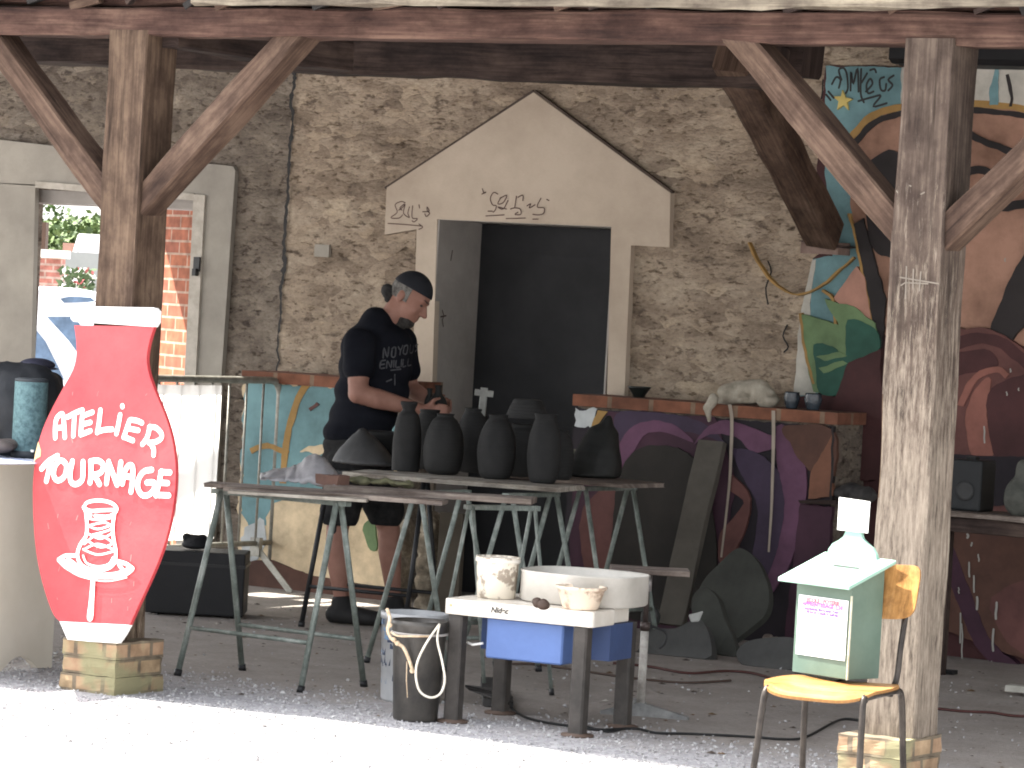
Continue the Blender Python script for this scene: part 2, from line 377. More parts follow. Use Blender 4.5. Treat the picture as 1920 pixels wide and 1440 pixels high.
def bake(mb, name, mats, parent=None, voxel=.012, it=4, **k):
    """fuse overlapping volumes into one continuous surface"""
    me = bpy.data.meshes.new('tmp'); mb.bm.to_mesh(me); mb.bm.free()
    o = bpy.data.objects.new('tmp', me); COL.objects.link(o)
    r = o.modifiers.new('r', 'REMESH'); r.mode = 'VOXEL'; r.voxel_size = voxel
    s = o.modifiers.new('s', 'SMOOTH'); s.iterations = it; s.factor = .6
    dg = bpy.context.evaluated_depsgraph_get(); ev = o.evaluated_get(dg)
    m2 = bpy.data.meshes.new_from_object(ev)
    bpy.data.objects.remove(o); bpy.data.meshes.remove(me)
    mb2 = MB(); mb2.bm.from_mesh(m2); bpy.data.meshes.remove(m2)
    for f in mb2.bm.faces: f.smooth = True
    return obj(name, mb2, mats, parent, **k)
def ribbon(mb, pts, wd, nrm, off=0):
    """flat brush stroke lying on a surface"""
    nrm = V(nrm).normalized(); pts = [V(p)+nrm*off for p in pts]; N = len(pts)
    if N == 1: pts = [pts[0], pts[0]+nrm.orthogonal()*1e-4]; N = 2
    L, R = [], []
    for k in range(N):
        d = (pts[min(k+1, N-1)]-pts[max(k-1, 0)]).normalized(); sd = d.cross(nrm).normalized()*wd/2
        L.append(pts[k]+sd); R.append(pts[k]-sd)
    d0 = (pts[0]-pts[1]).normalized()*wd/2; d1 = (pts[-1]-pts[-2]).normalized()*wd/2
    def cap(c, d, a):
        out = []
        for i in range(1, 6):
            t = math.pi*i/6; out.append(c+a*math.cos(t)+d*math.sin(t))
        return out
    loop = L + cap(pts[-1], d1, L[-1]-pts[-1]) + R[::-1] + cap(pts[0], d0, R[0]-pts[0])
    top = [mb.bm.verts.new(p) for p in loop]
    nL = len(L)
    def q(ix):
        try:
            f = mb.bm.faces.new([top[i] for i in ix]); f.material_index = mb.mi
        except ValueError: pass
    nR = nL+5
    for k in range(N-1): q([k, k+1, nR+N-1-(k+1), nR+N-1-k])
    q([nL-1]+list(range(nL, nL+5))+[nR]); q([nR+N-1]+list(range(nR+N, nR+N+5))+[0])

# ================================================================== SETTING
YW, YL = 4.85, 4.5          # main wall face, low wall face
g = MB()
xs = [-60, -12] + [-6+i*.5 for i in range(25)] + [12, 60]
ys = [-40, -13] + [-3+i*.4 for i in range(24)] + [12, 30, 150]
gv = [[g.bm.verts.new((x, y, 0)) for y in ys] for x in xs]
for i in range(len(xs)-1):
    for j in range(len(ys)-1): g.bm.faces.new([gv[i][j], gv[i+1][j], gv[i+1][j+1], gv[i][j+1]])
obj('ground', g, ground_mat(), kind='structure')

# loose gravel: lumpy chips over the yard edge, thinning out under the roof
g = MB()
def chip(p, r):
    q = Matrix.Rotation(random.random()*6.28, 3, V((random.random()-.5, random.random()-.5, random.random()-.5)).normalized())
    base = [V((1, .2, 0)), V((.1, 1, .1)), V((-1, .1, -.1)), V((-.1, -.9, .1)), V((.1, 0, .75)), V((0, .1, -.7))]
    vs = [g.bm.verts.new(p+(q@(b*r*random.uniform(.7, 1.2)))) for b in base]
    mi = random.choice((0, 0, 1, 2))
    for a, b in ((0, 1), (1, 2), (2, 3), (3, 0)):
        for t in (4, 5):
            f = g.bm.faces.new([vs[a], vs[b], vs[t]]); f.material_index = mi
random.seed(3)
for i in range(15000):
    y = random.uniform(-1.5, .9)
    if i % 30 == 0: y = random.uniform(.3, 4.3)
    if i % 30 and y > .25 and random.random() < (y-.25)*1.3: continue
    x = random.uniform(-1.9, 4.4)-(.6*y if y > 1 else 0)
    chip(V((x, y, random.uniform(0, .004))), random.uniform(.003, .009) if random.random() < .96 else random.uniform(.009, .015))
obj('gravel', g, [mat('chip_grey', (.30, .29, .29), (.38, .37, .37), scale=30), mat('chip_pale', (.36, .355, .35), (.47, .46, .45), scale=30), mat('chip_dark', (.24, .23, .225), (.30, .285, .28), scale=30)], kind='stuff',
    label='loose pale gravel chips in front of the shed')

# crumbs of dried clay, leaves and grit trodden into the shed floor
g = MB(); random.seed(31)
for i in range(1500):
    x, y = random.uniform(-3.2, 4.2), random.uniform(.2, 4.4)
    r = random.uniform(.004, .011) if random.random() < .93 else random.uniform(.012, .022)
    p = V((x, y, .002)); a = random.random()*6.28; g.mi = random.choice((0, 0, 1, 2))
    top = V((x, y, r*.45)); ring = [p+V((math.cos(a+k*1.26)*r*random.uniform(.6, 1.2), math.sin(a+k*1.26)*r*random.uniform(.6, 1.2), 0)) for k in range(5)]
    for k in range(5): g.face([ring[k], ring[(k+1) % 5], top])
obj('floor_grit', g, [flat('grit_dark', (.07, .055, .045)), flat('grit_clay', (.36, .33, .29)), flat('grit_leaf', (.12, .075, .04))], kind='stuff', label='grit and dry clay crumbs on the earth floor of the shed')

# ================================================================== STONE WALL with doors
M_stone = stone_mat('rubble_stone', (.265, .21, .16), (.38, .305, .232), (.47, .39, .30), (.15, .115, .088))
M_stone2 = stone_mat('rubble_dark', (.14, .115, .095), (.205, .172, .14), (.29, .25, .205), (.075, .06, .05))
M_plaster = mat('pale_render', (.385, .315, .245), (.50, .42, .335), scale=1.8, rough=.9, bump=.25, bscale=90, bdist=.004)
M_plaster_g = mat('grey_render', (.24, .22, .19), (.33, .305, .26), scale=2.5, rough=.9, bump=.25, bscale=60, bdist=.004)
M_reveal = mat('grey_reveal', (.27, .25, .23), (.36, .335, .31), scale=3, rough=.9, bump=.2, bscale=50)
M_black = mat('charcoal_door', (.010, .0105, .012), (.021, .0215, .0235), scale=2.2, rough=.7)
M_crack = flat('crack_dark', (.012, .01, .009))
wall = thing('stone_wall', (0, 0, 0), 'rubble stone back wall of the shed with a pointed plaster panel over its black door', 'wall')
dL, dR = onY(820, 600, YW).x, onY(1143, 600, YW).x
dT = onY(980, 419, YW).z
oL, oR = onY(57, 500, YW).x, onY(366, 500, YW).x
oT = onY(330, 366, YW).z
XA, XB, ZT = -7.5, 9.0, 4.9
def axis(a, b, step, pins):
    v = set([round(a+(b-a)*i/max(1, round((b-a)/step)), 4) for i in range(max(1, round((b-a)/step))+1)])
    v = sorted(x for x in v if all(abs(x-p) > step*.5 for p in pins)) + list(pins)
    return sorted(v)
gx = [XA, -6.2, -5.5]+axis(-5, 4.2, .035, [dL, dR, oL, oR])+[5, 6, 7.5, XB]
gz = axis(0, 3.1, .035, [dT, oT])+[3.4, 3.9, 4.4, ZT]
def inhole(x, z): return (dL-1e-3 < x < dR+1e-3 and z < dT+1e-3) or (oL-1e-3 < x < oR+1e-3 and z < oT+1e-3)
g = MB(); grid = {}
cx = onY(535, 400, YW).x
for i, x in enumerate(gx):
    for j, z in enumerate(gz):
        edge = min(abs(x-dL), abs(x-dR), abs(x-oL), abs(x-oR)) < .05 and z < 2.4
        a = noise.noise(V((x*2.3, 1, z*5)))*.5+noise.noise(V((x*7, 5, z*14)))*.55+noise.noise(V((x*16, 9, z*26)))*.3
        d = max(0, -a)*.05
        grid[i, j] = g.bm.verts.new((x, YW+.004+(0 if edge else min(.06, d)), z))
for i in range(len(gx)-1):
    for j in range(len(gz)-1):
        if inhole((gx[i]+gx[i+1])/2, (gz[j]+gz[j+1])/2): continue
        f = g.bm.faces.new([grid[i, j], grid[i+1, j], grid[i+1, j+1], grid[i, j+1]]); f.smooth = True
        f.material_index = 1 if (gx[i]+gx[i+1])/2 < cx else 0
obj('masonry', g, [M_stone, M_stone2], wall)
g = MB()   # rear skin and reveals of the wall
TH = .45
g.box((XA, YW+.07, 0), (oL-.3, YW+TH, ZT)); g.box((oR+.004, YW+.07, 0), (dL-.004, YW+TH, ZT)); g.box((dR+.004, YW+.07, 0), (XB, YW+TH, ZT))
g.box((oL-.3, YW+.07, oT), (oR+.004, YW+TH, ZT)); g.box((dL-.004, YW+.07, dT+.004), (dR+.004, YW+TH, ZT))
g.box((dL-.3, YW+TH+.01, 0), (dR+.3, YW+TH+.06, dT+.4))
obj('wall_core', g, M_stone2, wall)
def wallpoly(px, y, th=.03, sm=0):
    pts = [onY(a, b, y) for a, b in px]
    if sm: pts = smooth(pts, sm)
    return pts
# pointed plaster panel and door surround
g = MB()
out = [(725, 352), (1000, 173), (1257, 362), (1255, 464), (1183, 460), (1168, 800), (1160, 1160), (1128, 1160), (1146, 425), (820, 411), (797, 1140), (762, 1140), (781, 430), (721, 440)]
g.prism(wallpoly(out, YW-.035), (0, .045, 0))
obj('plaster_panel', g, M_plaster, wall)
# rubbly stains breaking the panel's left shoulder
g = MB(); g.prism(wallpoly([(722, 442), (780, 432), (779, 470), (760, 462), (742, 476), (728, 462)], YW-.037), (0, .01, 0)); obj('bare_patch', g, M_stone, wall)
g = MB()
ol = wallpoly([(722, 354), (862, 263), (1000, 172), (1130, 268), (1258, 362)], YW-.034)
for a, b in zip(ol, ol[1:]):
    u = (b-a).cross(V((0, 1, 0))).normalized()*-.011
    if u.z < 0: u = -u
    g.hexa([a, b, b+V((0, .03, 0)), a+V((0, .03, 0))], [a+u, b+u, b+u+V((0, .03, 0)), a+u+V((0, .03, 0))])
obj('panel_shadow_gap', g, mat('gap', (.05, .035, .028), (.09, .065, .05)), wall)
# door reveal and leaf
g = MB(); g.box((dL-.01, YW-.03, 0), (dL, YW+.43, dT)); g.box((dR, YW-.02, 0), (dR+.01, YW+.43, dT)); g.box((dL, YW-.02, dT), (dR, YW+.43, dT+.01))
obj('door_reveal', g, M_reveal, wall)
door = None
g = MB(); yd = YW+.385; g.box((dL+.002, yd, .01), (dR-.002, yd+.04, dT-.004))
for z0, z1 in ((.15, .95), (1.05, 1.86)): g.box((dL+.10, yd-.008, z0), (dR-.1, yd+.01, z1))
door = obj('door', g, M_black, wall, label='black panelled door')
g = MB(); hp = V((dR-.07, yd-.03, 1.0)); g.tube([hp+V((0, .03, 0)), hp], .012); g.tube([hp, hp+V((-.09, 0, 0))], .008)
obj('handle', g, flat('iron', (.05, .05, .05), metal=.6, rough=.5), door)
g = MB(); g.box((dL, YW-.05, 0), (dR, YW+.38, .02)); obj('doorstep', g, M_plaster_g, wall)
# keyhole-shaped stain marks scratched on the reveal
g = MB()
for pts in ([(829, 582), (832, 592), (829, 600), (831, 612)], [(826, 594), (836, 592)], [(848, 470), (845, 488)]):
    ribbon(g, [onX(a, b, dL+.002) for a, b in pts], .008, (1, 0, 0), .001)
obj('scratch_mark', g, flat('mark', (.05, .03, .025)), wall)
# left opening surround
g = MB()
sur = [(-190, 250), (0, 262), (437, 312), (441, 320), (415, 705), (396, 1060), (345, 1060), (366, 705), (384, 372), (360, 367), (-190, 332)]
g.prism(wallpoly(sur, YW-.03), (0, .035, 0))
g.prism(wallpoly([(-190, 334), (66, 346), (50, 1060), (-190, 1050)], YW-.03), (0, .035, 0))
obj('doorway_surround', g, M_plaster_g, wall)
g = MB()
for a, b, c2, d in (((363, 364), (384, 366), (349, 1050), (328, 1050)),): g.prism(wallpoly([a, b, c2, d], YW-.045), (0, .02, 0))
g.prism(wallpoly([(66, 340), (363, 363), (363, 376), (66, 352)], YW-.045), (0, .02, 0))
obj('doorway_bead', g, mat('bead', (.35, .32, .27), (.5, .46, .4), scale=12), wall)
g = MB(); zl = onY(120, 385, YW+TH).z
g.box((oL-.3, YW+.05, zl), (oR+.3, YW+TH+.002, oT+.02)); g.box((oR, YW-.02, 0), (oR+.01, YW+TH, oT))
obj('doorway_reveal', g, M_reveal, wall)
g = MB(); h = onY(368, 492, YW-.06); g.box(h-V((.02, 0, .05)), h+V((.02, .03, .03))); g.box(h-V((.012, .02, .075)), h+V((.012, .01, -.035)))
obj('latch', g, flat('latch', (.03, .03, .03), rough=.4), wall)
# crack
g = MB(); pts = [(528, 122), (546, 128), (553, 150), (545, 190), (549, 230), (543, 280), (541, 330), (538, 380), (534, 430), (533, 470), (531, 520), (526, 545), (527, 580), (522, 620), (521, 670), (519, 702)]
pw = [9, 10, 9, 8, 8, 7, 7, 8, 8, 9, 7, 6, 5, 5, 4, 3]
P = smooth([onY(a, b, YW-.004) for a, b in pts], 7, False); n = len(P)
P = [p+V((noise.noise(V((p.z*17, 3, 1)))*.014+noise.noise(V((p.z*60, 8, 1)))*.008, 0, 0)) for p in P]
for k in range(n-1):
    w0, w1 = [pw[min(15, int(q/(n-1)*15))]*.0013*(1+1.1*noise.noise(V((q*1.3, 0, 0)))) for q in (k, k+1)]
    g.face([P[k]-V((w0, 0, 0)), P[k]+V((w0, 0, 0)), P[k+1]+V((w1, 0, 0)), P[k+1]-V((w1, 0, 0))])
obj('crack', g, M_crack, wall)
g = MB()
for pts in ([(1440, 490), (1446, 510), (1436, 540), (1440, 570)], [(1476, 610), (1468, 630), (1478, 650), (1470, 660)], [(1522, 200), (1540, 185), (1543, 150)]):
    ribbon(g, smooth([onY(a, b, YW-.006) for a, b in pts], 3, False), .009, (0, -1, 0))
obj('hairline_crack', g, M_crack, wall)
# pencilled tags on the panel
g = MB(); wd = .006; k = 0
tags = [[(760, 380), (752, 378), (741, 384), (745, 398), (733, 408), (748, 409), (755, 403)], [(748, 394), (756, 388), (759, 382), (750, 390), (754, 394)], [(760, 384), (757, 400), (768, 408), (765, 400), (768, 388)],
 [(774, 386), (773, 408), (783, 410), (777, 416), (773, 414)], [(786, 384), (787, 390)], [(793, 397), (805, 396), (801, 388), (802, 396), (806, 400), (800, 406), (797, 401)], [(728, 419), (760, 421), (792, 424)], [(786, 420), (793, 426), (786, 430)],
 [(905, 354), (908, 362), (912, 360), (904, 364)], [(934, 364), (926, 361), (920, 372), (924, 384), (931, 386), (929, 394), (925, 398)], [(938, 372), (951, 366), (944, 380), (934, 382), (940, 370)], [(953, 376), (944, 392), (934, 388), (950, 392)],
 [(969, 368), (966, 388)], [(972, 370), (981, 366), (981, 376)], [(958, 392), (965, 390), (976, 392), (977, 402), (966, 402), (972, 398)], [(989, 386), (996, 382), (993, 390), (1004, 384)], [(1015, 372), (1008, 388), (1021, 390), (1020, 400), (1010, 403), (1000, 402)],
 [(1026, 374), (1030, 376)], [(916, 396), (924, 396)], [(912, 405), (946, 403)], [(950, 410), (986, 409)], [(1000, 411), (1010, 411)]]
for t in tags:
    k += 1; ribbon(g, smooth([onY(a, b, YW-.035) for a, b in t], 4, False), wd, (0, -1, 0), .001+k*.0002)
obj('scrawled_tag', g, flat('pencil', (.1, .06, .05)), wall)
# wooden corbel stone and timber blocks in the wall
g = MB(); a = onY(1505, 452, YW-.12); b = onY(1575, 478, YW-.12); g.box((a.x, YW-.14, b.z), (b.x, YW+.05, a.z)); g.rough(.006, 12)
obj('corbel', g, mat('corbel', (.13, .085, .07), (.24, .17, .14), scale=10), wall)
g = MB(); g.prism(wallpoly([(1497, 452), (1512, 449), (1585, 462), (1560, 466)], YW-.16), (0, .15, 0)); obj('corbel_shelf', g, flat('dark_wood', (.05, .03, .025)), wall)
g = MB(); g.prism(wallpoly([(590, 458), (617, 459), (616, 482), (589, 481)], YW-.012), (0, .03, 0)); obj('dressed_stone', g, M_plaster_g, wall)

# ------------------------------------------------------------------ mural on the wall (layers of paint, 1.5 mm each)
def C(*c): return lin(c)
paints = {}
def paint(name, c, var=.30, scale=3, c2=None):
    if name not in paints: paints[name] = (len(paints), mat('paint_'+name, tuple(x*(1-var) for x in c), tuple(x*(1+var) for x in (c2 or c)), scale=scale, rough=.75, bump=.2, bscale=40, bdist=.003))
    return paints[name][0]
def layers(L, Y, parent, name='mural', th=.006, sm=4):
    g = MB()
    for k, (nm, px, s) in enumerate(L):
        y = Y-k*.0016; pts = [onY(a, b, y) for a, b in px]
        if s: pts = smooth(pts, sm)
        amp = .016 if (nm in ('beige', 'pale') or (nm == 'blue' and name == 'painted_face')) else .0045
        q = []
        for i in range(len(pts)):
            a_, b_ = pts[i], pts[(i+1) % len(pts)]; m_ = max(1, int((b_-a_).length/.02))
            q += [a_.lerp(b_, t/m_) for t in range(m_)]
        pts = [v+V((noise.noise(v*22+V((k, 0, 0))), 0, noise.noise(v*22+V((0, 0, k+9)))))*amp*1.6 for v in q]
        g.mi = paints[nm][0]; g.prism(pts, (0, th+k*.0016, 0))
    return obj(name, g, [paints[k][1] for k in sorted(paints, key=lambda q: paints[q][0])], parent)
paint('blue', (.13, .235, .25)); paint('white', (.42, .40, .35)); paint('tan', (.25, .135, .09), c2=(.30, .17, .12)); paint('dark', (.022, .018, .018))
paint('orange', (.30, .18, .06)); paint('green', (.13, .20, .095)); paint('green2', (.025, .085, .06)); paint('pink', (.36, .19, .14)); paint('yellow', (.45, .36, .12))
paint('maroon', (.055, .02, .02)); paint('red', (.11, .046, .04)); paint('red2', (.21, .085, .065)); paint('brown', (.085, .04, .028)); paint('purple', (.11, .048, .085)); paint('violet', (.042, .028, .05))
paint('plum', (.045, .018, .03)); paint('beige', (.55, .44, .29), scale=5); paint('pale', (.42, .44, .44)); paint('rust', (.17, .075, .045)); paint('cream', (.6, .52, .4)); paint('night', (.016, .012, .016)); paint('olive', (.019, .016, .013))
def strip(px, w, nm, Y, k): pass
def band(px, wpx):
    """outline of a brush line of given pixel width"""
    v = [V((a, b, 0)) for a, b in px]; v = smooth(v, 4, False); L, R = [], []
    for i, p in enumerate(v):
        d = (v[min(i+1, len(v)-1)]-v[max(i-1, 0)]).normalized(); s = V((-d.y, d.x, 0))*wpx/2
        L.append((p+s)); R.append((p-s))
    return [(p.x, p.y) for p in L+R[::-1]]
mural = [
 ('maroon', [(1548, 123), (2080, 130), (2060, 1330), (1490, 1300), (1497, 745), (1512, 640), (1503, 590), (1519, 560), (1524, 486), (1545, 470), (1530, 330)], 0),
 ('blue', [(1548, 124), (1700, 126), (1700, 260), (1600, 420), (1640, 640), (1530, 740), (1497, 744), (1520, 560), (1524, 486), (1560, 480), (1545, 300)], 0),
 ('white', [(1500, 590), (1522, 488), (1530, 486), (1518, 570), (1528, 740), (1488, 742)], 0),
 ('tan', [(1592, 268), (1625, 232), (1680, 210), (1800, 200), (1920, 208), (2060, 250), (2060, 700), (1900, 640), (1700, 660), (1630, 560), (1597, 400)], 1),
 ('white', [(1690, 126), (2080, 132), (2080, 222), (1800, 196), (1690, 196)], 0),
 ('orange', band([(1586, 274), (1625, 226), (1680, 202), (1800, 194), (1920, 204), (2060, 240)], 13), 0),
 ('dark', band([(1594, 280), (1632, 236), (1684, 214), (1800, 206), (1925, 218), (2060, 256)], 11), 0),
 ('blue', [(1866, 128), (1873, 128), (1871, 196), (1854, 196), (1856, 165)], 0),
 ('dark', band([(1888, 140), (1893, 160), (1896, 180), (1894, 200)], 5), 0),
 ('yellow', [(1580, 168), (1585, 182), (1598, 186), (1588, 192), (1590, 206), (1580, 198), (1568, 204), (1572, 190), (1562, 182), (1576, 180)], 0),
 ('dark', [(1623, 395), (1625, 320), (1640, 295), (1675, 282), (1705, 330), (1700, 470), (1640, 470)], 1),
 ('dark', band([(1815, 250), (1850, 268), (1880, 278), (1920, 300)], 13), 0),
 ('dark', band([(1806, 325), (1835, 318), (1870, 330)], 14), 0),
 ('dark', band([(1800, 400), (1860, 392), (1930, 380)], 16), 0),
 ('dark', [(1600, 420), (1618, 410), (1660, 560), (1650, 700), (1642, 640)], 0),
 ('orange', band([(1592, 400), (1608, 470), (1628, 570), (1640, 640)], 5), 0),
 ('pink', [(1562, 560), (1606, 500), (1622, 520), (1640, 660), (1610, 600)], 0),
 ('dark', [(1780, 640), (1840, 640), (1870, 580), (1905, 500), (1960, 440), (1960, 560), (1905, 625), (1880, 650)], 1),
 ('orange', band([(1402, 455), (1425, 500), (1455, 535), (1495, 552), (1540, 535), (1575, 505), (1600, 482)], 3.5), 0),
 ('orange', band([(1540, 545), (1560, 560), (1566, 610)], 5), 0),
 ('green', [(1502, 588), (1540, 600), (1573, 610), (1545, 560), (1600, 575), (1640, 605), (1648, 650), (1600, 700), (1560, 735), (1525, 735), (1512, 680)], 0),
 ('orange', band([(1500, 588), (1508, 650), (1525, 720)], 5), 0),
 ('green2', [(1525, 645), (1560, 650), (1585, 668), (1590, 600), (1640, 618), (1645, 660), (1590, 690), (1570, 740), (1535, 735), (1530, 690)], 1),
 ('green', [(1530, 668), (1575, 660), (1588, 668), (1545, 676)], 0), ('green', [(1535, 690), (1580, 676), (1588, 682), (1545, 700)], 0),
 ('maroon', [(1560, 760), (1590, 680), (1650, 655), (1660, 900), (1560, 900)], 0),
 ('red', [(1770, 640), (1810, 617), (1860, 618), (1920, 655), (1960, 700), (1960, 960), (1770, 940)], 1),
 ('maroon', band([(1770, 655), (1820, 636), (1870, 640), (1915, 672), (1960, 715)], 22), 0),
 ('maroon', [(1775, 668), (1845, 655), (1868, 672), (1866, 690), (1810, 700), (1775, 712)], 1),
 ('red2', band([(1800, 760), (1830, 706), (1870, 694), (1890, 705)], 12), 0),
 ('red2', [(1812, 770), (1835, 720), (1858, 712), (1850, 780), (1862, 850), (1835, 870), (1815, 830)], 1),
 ('maroon', [(1850, 760), (1880, 715), (1960, 720), (1960, 940), (1880, 900)], 1),
 ('night', [(1765, 850), (1990, 860), (1990, 950), (1765, 945)], 0),
 ('brown', [(1765, 985), (1990, 1000), (1990, 1250), (1900, 1230), (1765, 1180)], 0),
 ('red', [(1860, 1120), (1990, 1080), (1990, 1230), (1900, 1215)], 1),
 ('plum', band([(1765, 1010), (1800, 1100), (1840, 1200), (1900, 1260)], 30), 0),
]
mur = layers(mural, YW-.012, wall)
g = MB(); random.seed(11)
for px, py, L in [(1771, 1020, 60), (1782, 1045, 5), (1815, 1002, 6), (1822, 1018, 5), (1818, 1055, 26), (1826, 1080, 30), (1800, 1150, 55), (1775, 1160, 24), (1868, 1130, 30), (1862, 1180, 40), (1860, 1240, 18), (1770, 1105, 8), (1798, 1102, 10), (1835, 1040, 12), (1888, 735, 6), (1895, 692, 5), (1846, 800, 30), (1884, 485, 5), (1500, 1012, 16), (1512, 1030, 24), (1804, 1170, 70), (1910, 728, 4), (1832, 1120, 22)]:
    ribbon(g, [onY(px+random.uniform(-1, 1), py+L*t, YW-.075) for t in (0, .3, .7, 1)], random.uniform(.006, .012), (0, -1, 0), random.uniform(0, .002))
obj('clay_splash', g, flat('splash', (.30, .29, .26)), wall)
g = MB(); k = 0
gt = [[(1562, 158), (1570, 145), (1578, 150), (1575, 165)], [(1580, 150), (1575, 132), (1584, 128), (1590, 140), (1592, 165), (1588, 175)], [(1597, 170), (1598, 135), (1602, 158), (1610, 128), (1612, 172)], [(1617, 130), (1616, 175), (1622, 192)], [(1618, 155), (1628, 138)],
      [(1626, 172), (1638, 158), (1634, 148), (1627, 160), (1630, 175), (1640, 172)], [(1634, 132), (1642, 130), (1645, 136)], [(1660, 145), (1652, 150), (1654, 168), (1662, 170), (1664, 158)], [(1678, 142), (1668, 150), (1676, 160), (1668, 170)],
      [(1612, 190), (1640, 182), (1654, 180), (1640, 200), (1665, 194)], [(1552, 178), (1560, 188)], [(1556, 172), (1566, 184)]]
for t in gt:
    k += 1; ribbon(g, smooth([onY(a, b, YW-.06) for a, b in t], 4, False), .011, (0, -1, 0), .012+k*.0003)
obj('spray_tag', g, flat('spray', (.02, .02, .02)), wall)

# ------------------------------------------------------------------ low walls with brick copings
M_cop = brick_mat('coping_brick', (.20, .08, .045), (.135, .058, .038), (.19, .13, .09), bw=.24, bh=.3, msize=.014)
def low_wall(x0, x1, label, L, top=1.15):
    t = thing('low_wall', ((x0+x1)/2, (YL+YW)/2, 0), label, 'wall')
    g = MB(); g.box((x0, YL+.02, 0), (x1, YW+.05, top-.06)); obj('wall_body', g, M_stone2, t)
    g = MB(); g.box((x0-.015, YL-.012, top-.058), (x1+.015, YW+.04, top)); obj('brick_coping', g, M_cop, t)
    layers(L, YL+.015, t, 'painted_face')
    return t
xl0, xl1 = onY(455, 800, YL).x, onY(745, 800, YL).x
xr0, xr1 = onY(1078, 800, YL).x, onY(1563, 860, YL).x
low_wall(xl0, xl1, 'low wall painted blue over peeling beige, left of the black door', [
 ('beige', [(458, 716), (745, 730), (735, 1160), (440, 1130)], 0),
 ('blue', [(458, 716), (742, 730), (738, 940), (690, 955), (640, 925), (600, 950), (575, 935), (545, 925), (510, 945), (495, 985), (470, 990), (452, 960)], 0),
 ('pale', [(456, 1000), (490, 970), (500, 1010), (480, 1050), (455, 1050)], 1),
 ('orange', band([(580, 715), (560, 745), (545, 790), (535, 840), (530, 905)], 12), 0),
 ('orange', band([(470, 845), (500, 835), (540, 850)], 10), 0),
 ('beige', [(563, 842), (600, 835), (630, 840), (610, 850), (580, 848)], 1),
 ('red', band([(580, 768), (590, 762), (596, 756)], 6), 0),
 ('brown', [(450, 1062), (500, 1050), (540, 1062), (590, 1080), (730, 1110), (735, 1170), (440, 1130)], 1),
 ('green', [(680, 985), (700, 978), (706, 1030), (690, 1025)], 1),
])
low_wall(xr0, xr1, 'low wall painted with purple petals, right of the black door', [
 ('night', [(1078, 764), (1563, 800), (1545, 1260), (1040, 1200)], 0),
 ('pale', [(1080, 766), (1120, 769), (1108, 802), (1078, 800)], 0),
 ('orange', [(1120, 769), (1140, 770), (1122, 796), (1108, 802)], 0),
 ('plum', [(1140, 772), (1340, 782), (1380, 900), (1330, 1190), (1060, 1180), (1075, 900)], 0),
 ('violet', [(1150, 790), (1180, 770), (1300, 785), (1360, 830), (1300, 812), (1200, 800), (1165, 830)], 1),
 ('purple', [(1155, 850), (1180, 805), (1225, 788), (1270, 800), (1300, 830), (1262, 815), (1215, 812), (1185, 850), (1160, 880)], 1),
 ('purple', [(1300, 835), (1330, 798), (1370, 788), (1430, 810), (1500, 830), (1560, 845), (1555, 905), (1500, 830), (1420, 850), (1380, 820), (1330, 815)], 1),
 ('purple', [(1455, 800), (1500, 830), (1512, 900), (1505, 980), (1480, 1060), (1440, 1120), (1400, 1150), (1440, 1050), (1460, 930)], 1),
 ('violet', [(1375, 840), (1450, 870), (1470, 960), (1440, 1080), (1405, 1100), (1420, 960), (1390, 890)], 1),
 ('red', [(1140, 905), (1155, 890), (1150, 1060), (1130, 1140), (1095, 1060), (1090, 960)], 1),
 ('olive', [(1155, 920), (1200, 840), (1290, 850), (1330, 930), (1330, 1120), (1160, 1150)], 1),
 ('red', [(1370, 890), (1407, 935), (1390, 1010), (1352, 1060), (1350, 1000), (1395, 945), (1368, 920)], 1),
 ('brown', [(1470, 800), (1560, 805), (1560, 900), (1515, 880), (1480, 830)], 1),
 ('rust', [(1520, 885), (1560, 815), (1560, 930), (1516, 936)], 0),
 ('dark', [(1560, 800), (1563, 800), (1560, 940), (1556, 940)], 0),
 ('plum', [(1500, 945), (1560, 950), (1545, 1200), (1470, 1200)], 0),
])

# ================================================================== TIMBER SHED
W_red = wood('timber_red', (.03, .016, .013), (.075, .04, .03), (.14, .085, .062))
W_dark = wood('timber_dark', (.016, .011, .010), (.04, .027, .023), (.08, .056, .045))
W_post = wood('timber_post', (.038, .023, .015), (.088, .057, .038), (.15, .103, .07), flecks=((.25, .195, .14), .64, .82, -.10))
W_grey = wood('timber_grey', (.034, .024, .018), (.08, .058, .045), (.145, .113, .088), flecks=((.30, .25, .195), .52, .78, -.08))
W_side = wood('timber_side', (.022, .013, .010), (.058, .036, .026), (.105, .068, .048), flecks=((.26, .18, .11), .56, .78, -.18))  # brown weathered sides; paler lower flecks paint in the stronger light
W_brace = wood('timber_brace', (.038, .022, .015), (.085, .053, .037), (.145, .098, .07))
shed = thing('timber_shed', (0, 0, 0), 'open fronted shed of rough oak posts, braces and beams under a tiled roof', 'shed')
PX = [0.0, 3.43]
